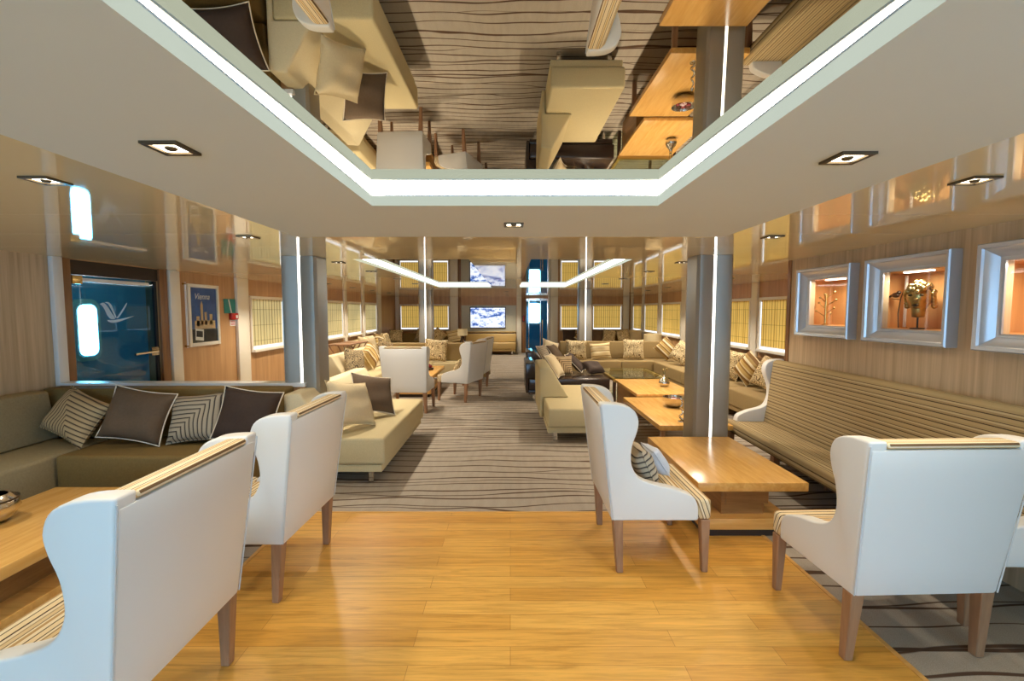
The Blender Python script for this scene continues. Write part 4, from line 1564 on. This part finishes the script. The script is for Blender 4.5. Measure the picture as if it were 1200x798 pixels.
# gilded twig
t = thing('gilded_twig', 'gilded twig in a slim glass stem inside the farthest niche', 'ornament', (WR + 0.14, 4.42, ZN))
bm = bmesh.new()
add_lathe(bm, [(0.0, 0.0), (0.03, 0.0), (0.03, 0.006), (0.012, 0.012), (0.010, 0.30), (0.0, 0.30)], seg=12)
obj('stand', bm, M['brass'], t)
bm = bmesh.new()
for k in range(9):
    z = 0.06 + k * 0.026
    a = k * 2.3
    add_tube(bm, [(0.01 * math.cos(a), 0.012 * math.sin(a), z), (0.04 * math.cos(a), 0.07 * math.sin(a), z + 0.03), (0.05 * math.cos(a), 0.12 * math.sin(a), z + 0.05)], [0.005, 0.004, 0.002], 6)
    add_ball(bm, (0.05 * math.cos(a), 0.12 * math.sin(a), z + 0.05), 0.010, 6)
obj('twig', bm, M['bronze'], t)

# metal head on a pin
t = thing('metal_head', 'aged metal head sculpture on a thin pin inside the middle niche', 'sculpture', (WR + 0.14, 3.42, ZN), R(125))
bm = bmesh.new()
add_lathe(bm, [(0.0, 0.0), (0.045, 0.0), (0.045, 0.008), (0.006, 0.010), (0.006, 0.10), (0.0, 0.10)], seg=14)
obj('pin', bm, M['black'], t)
bm = bmesh.new()
add_ball(bm, (0, 0, 0.235), 0.085, 20, (0.86, 0.95, 1.22))
for v in bm.verts:
    x, y, z = v.co
    if y > 0.0 and z < 0.21:
        v.co.y *= 0.9
        v.co.x *= 0.82
obj('head', bm, M['bronze'], t, sharp=80)
bm = bmesh.new()
add_lathe(bm, [(0.0, 0.085), (0.036, 0.09), (0.042, 0.13), (0.046, 0.18), (0.0, 0.19)], seg=16)
obj('neck', bm, M['bronze'], t, sharp=80)
bm = bmesh.new()
add_prism(bm, [(0.06, 0.255), (0.098, 0.215), (0.088, 0.205), (0.07, 0.205)], 0, -0.012, 0.012)
bev(bm, 0.005, 2)
obj('nose', bm, M['bronze'], t)
bm = bmesh.new()
for s in (-1, 1):
    add_ball(bm, (s * 0.032, 0.07, 0.252), 0.014, 8, (1.2, 0.6, 0.6))
add_ball(bm, (0, 0.072, 0.178), 0.02, 8, (1.2, 0.5, 0.5))
obj('features', bm, M['nickel'], t)
bm = bmesh.new()
for k in range(46):
    a = random.uniform(0, 6.28)
    e = random.uniform(0.25, 1.5)
    p = (0.082 * math.cos(a) * math.cos(e), 0.085 * math.sin(a) * math.cos(e) - 0.012, 0.25 + 0.098 * math.sin(e))
    add_ball(bm, p, random.uniform(0.016, 0.024), 7)
for s in (-1, 1):
    for k in range(5):
        add_ball(bm, (s * 0.078, -0.01 - 0.01 * k, 0.26 - 0.022 * k), 0.02, 7)
obj('curls', bm, M['bronze'], t, sharp=80)

# small bird on a twig
t = thing('bird_ornament', 'small dark bird perched on a twig in the middle niche, left of the head', 'ornament', (WR + 0.19, 3.645, ZN))
bm = bmesh.new()
add_tube(bm, [(0.0, 0.0, 0.0), (0.0, 0.01, 0.12), (0.0, -0.01, 0.24), (0.0, -0.03, 0.29)], 0.004, 6)
add_tube(bm, [(0.0, -0.01, 0.225), (0.0, 0.08, 0.235)], 0.003, 6)
add_tube(bm, [(0.0, -0.03, 0.285), (0.0, -0.07, 0.29), (0.0, -0.10, 0.31)], 0.003, 6)
obj('twig', bm, M['nickel'], t)
bm = bmesh.new()
add_ball(bm, (0, 0.04, 0.262), 0.026, 10, (0.8, 1.3, 0.85))
add_ball(bm, (0, 0.012, 0.282), 0.016, 8)
add_prism(bm, [(0.06, 0.262), (0.10, 0.244), (0.10, 0.252), (0.07, 0.272)], 0, -0.008, 0.008)
add_prism(bm, [(-0.002, 0.286), (-0.016, 0.280), (-0.002, 0.278)], 0, -0.003, 0.003)
obj('bird', bm, M['dark_wood'], t)
t = thing('niche_pole', 'thin pale upright pole standing in the middle niche', 'pole', (WR + 0.25, 3.66, ZN))
box_obj('pole', (-0.008, 0.008, -0.008, 0.008, 0, 0.415), M['white_trim'], t, 0.002)
box_obj('pole_foot', (-0.014, 0.014, -0.014, 0.014, 0, 0.006), M['brass'], t)


# ------------------------------------------------------------------ let every cushion rest on what carries it instead of sinking into it
from mathutils.bvhtree import BVHTree
bpy.context.view_layer.update()


def tree_of(o, mw=None):
    mw = mw or o.matrix_world
    me = o.data
    return BVHTree.FromPolygons([mw @ v.co for v in me.vertices], [tuple(p.vertices) for p in me.polygons])


def box_of(o):
    ps = [o.matrix_world @ Vector(q) for q in o.bound_box]
    return [min(p[i] for p in ps) for i in range(3)], [max(p[i] for p in ps) for i in range(3)]


solids = []
for o in list(COL.objects):
    if o.type == 'MESH' and o.parent and o.name.startswith(('seat', 'back', 'inner_back')):
        r = o.parent
        if any(k in r.name for k in ('sofa', 'daybed', 'armchair')):
            d = r.matrix_world.to_3x3() @ Vector((0, 1, 0))
            solids.append((o, tree_of(o), box_of(o), d))
placed = []
for o in [x for x in COL.objects if x.name.startswith('cushion')]:
    cover = [k for k in o.children if k.type == 'MESH'][0]
    rim = cover.children[0]
    face = o.matrix_world.to_3x3() @ Vector((0, -1, 0))
    face.z = 0
    face.normalize()
    for step in range(80):
        bpy.context.view_layer.update()
        tcs = (tree_of(cover), tree_of(rim))
        lo, hi = box_of(rim)
        lo2, hi2 = box_of(cover)
        lo = [min(a, b) for a, b in zip(lo, lo2)]
        hi = [max(a, b) for a, b in zip(hi, hi2)]
        mv = Vector((0, 0, 0))
        for s, ts, (slo, shi), d in solids:
            if all(lo[i] <= shi[i] and hi[i] >= slo[i] for i in range(3)) and any(tc.overlap(ts) for tc in tcs):
                if s.name.startswith('seat'):
                    mv.z = 0.004
                else:
                    mv += d * 0.006
        for oc, tps in placed:
            if (oc.location - o.location).length < 0.7 and any(tc.overlap(tp) for tc in tcs for tp in tps):
                d = o.location - oc.location
                d.z = 0
                mv += (d.normalized() + face * 0.5) * 0.006
        if mv.length < 1e-6:
            break
        o.location += mv
    bpy.context.view_layer.update()
    placed.append((o, (tree_of(cover), tree_of(rim))))
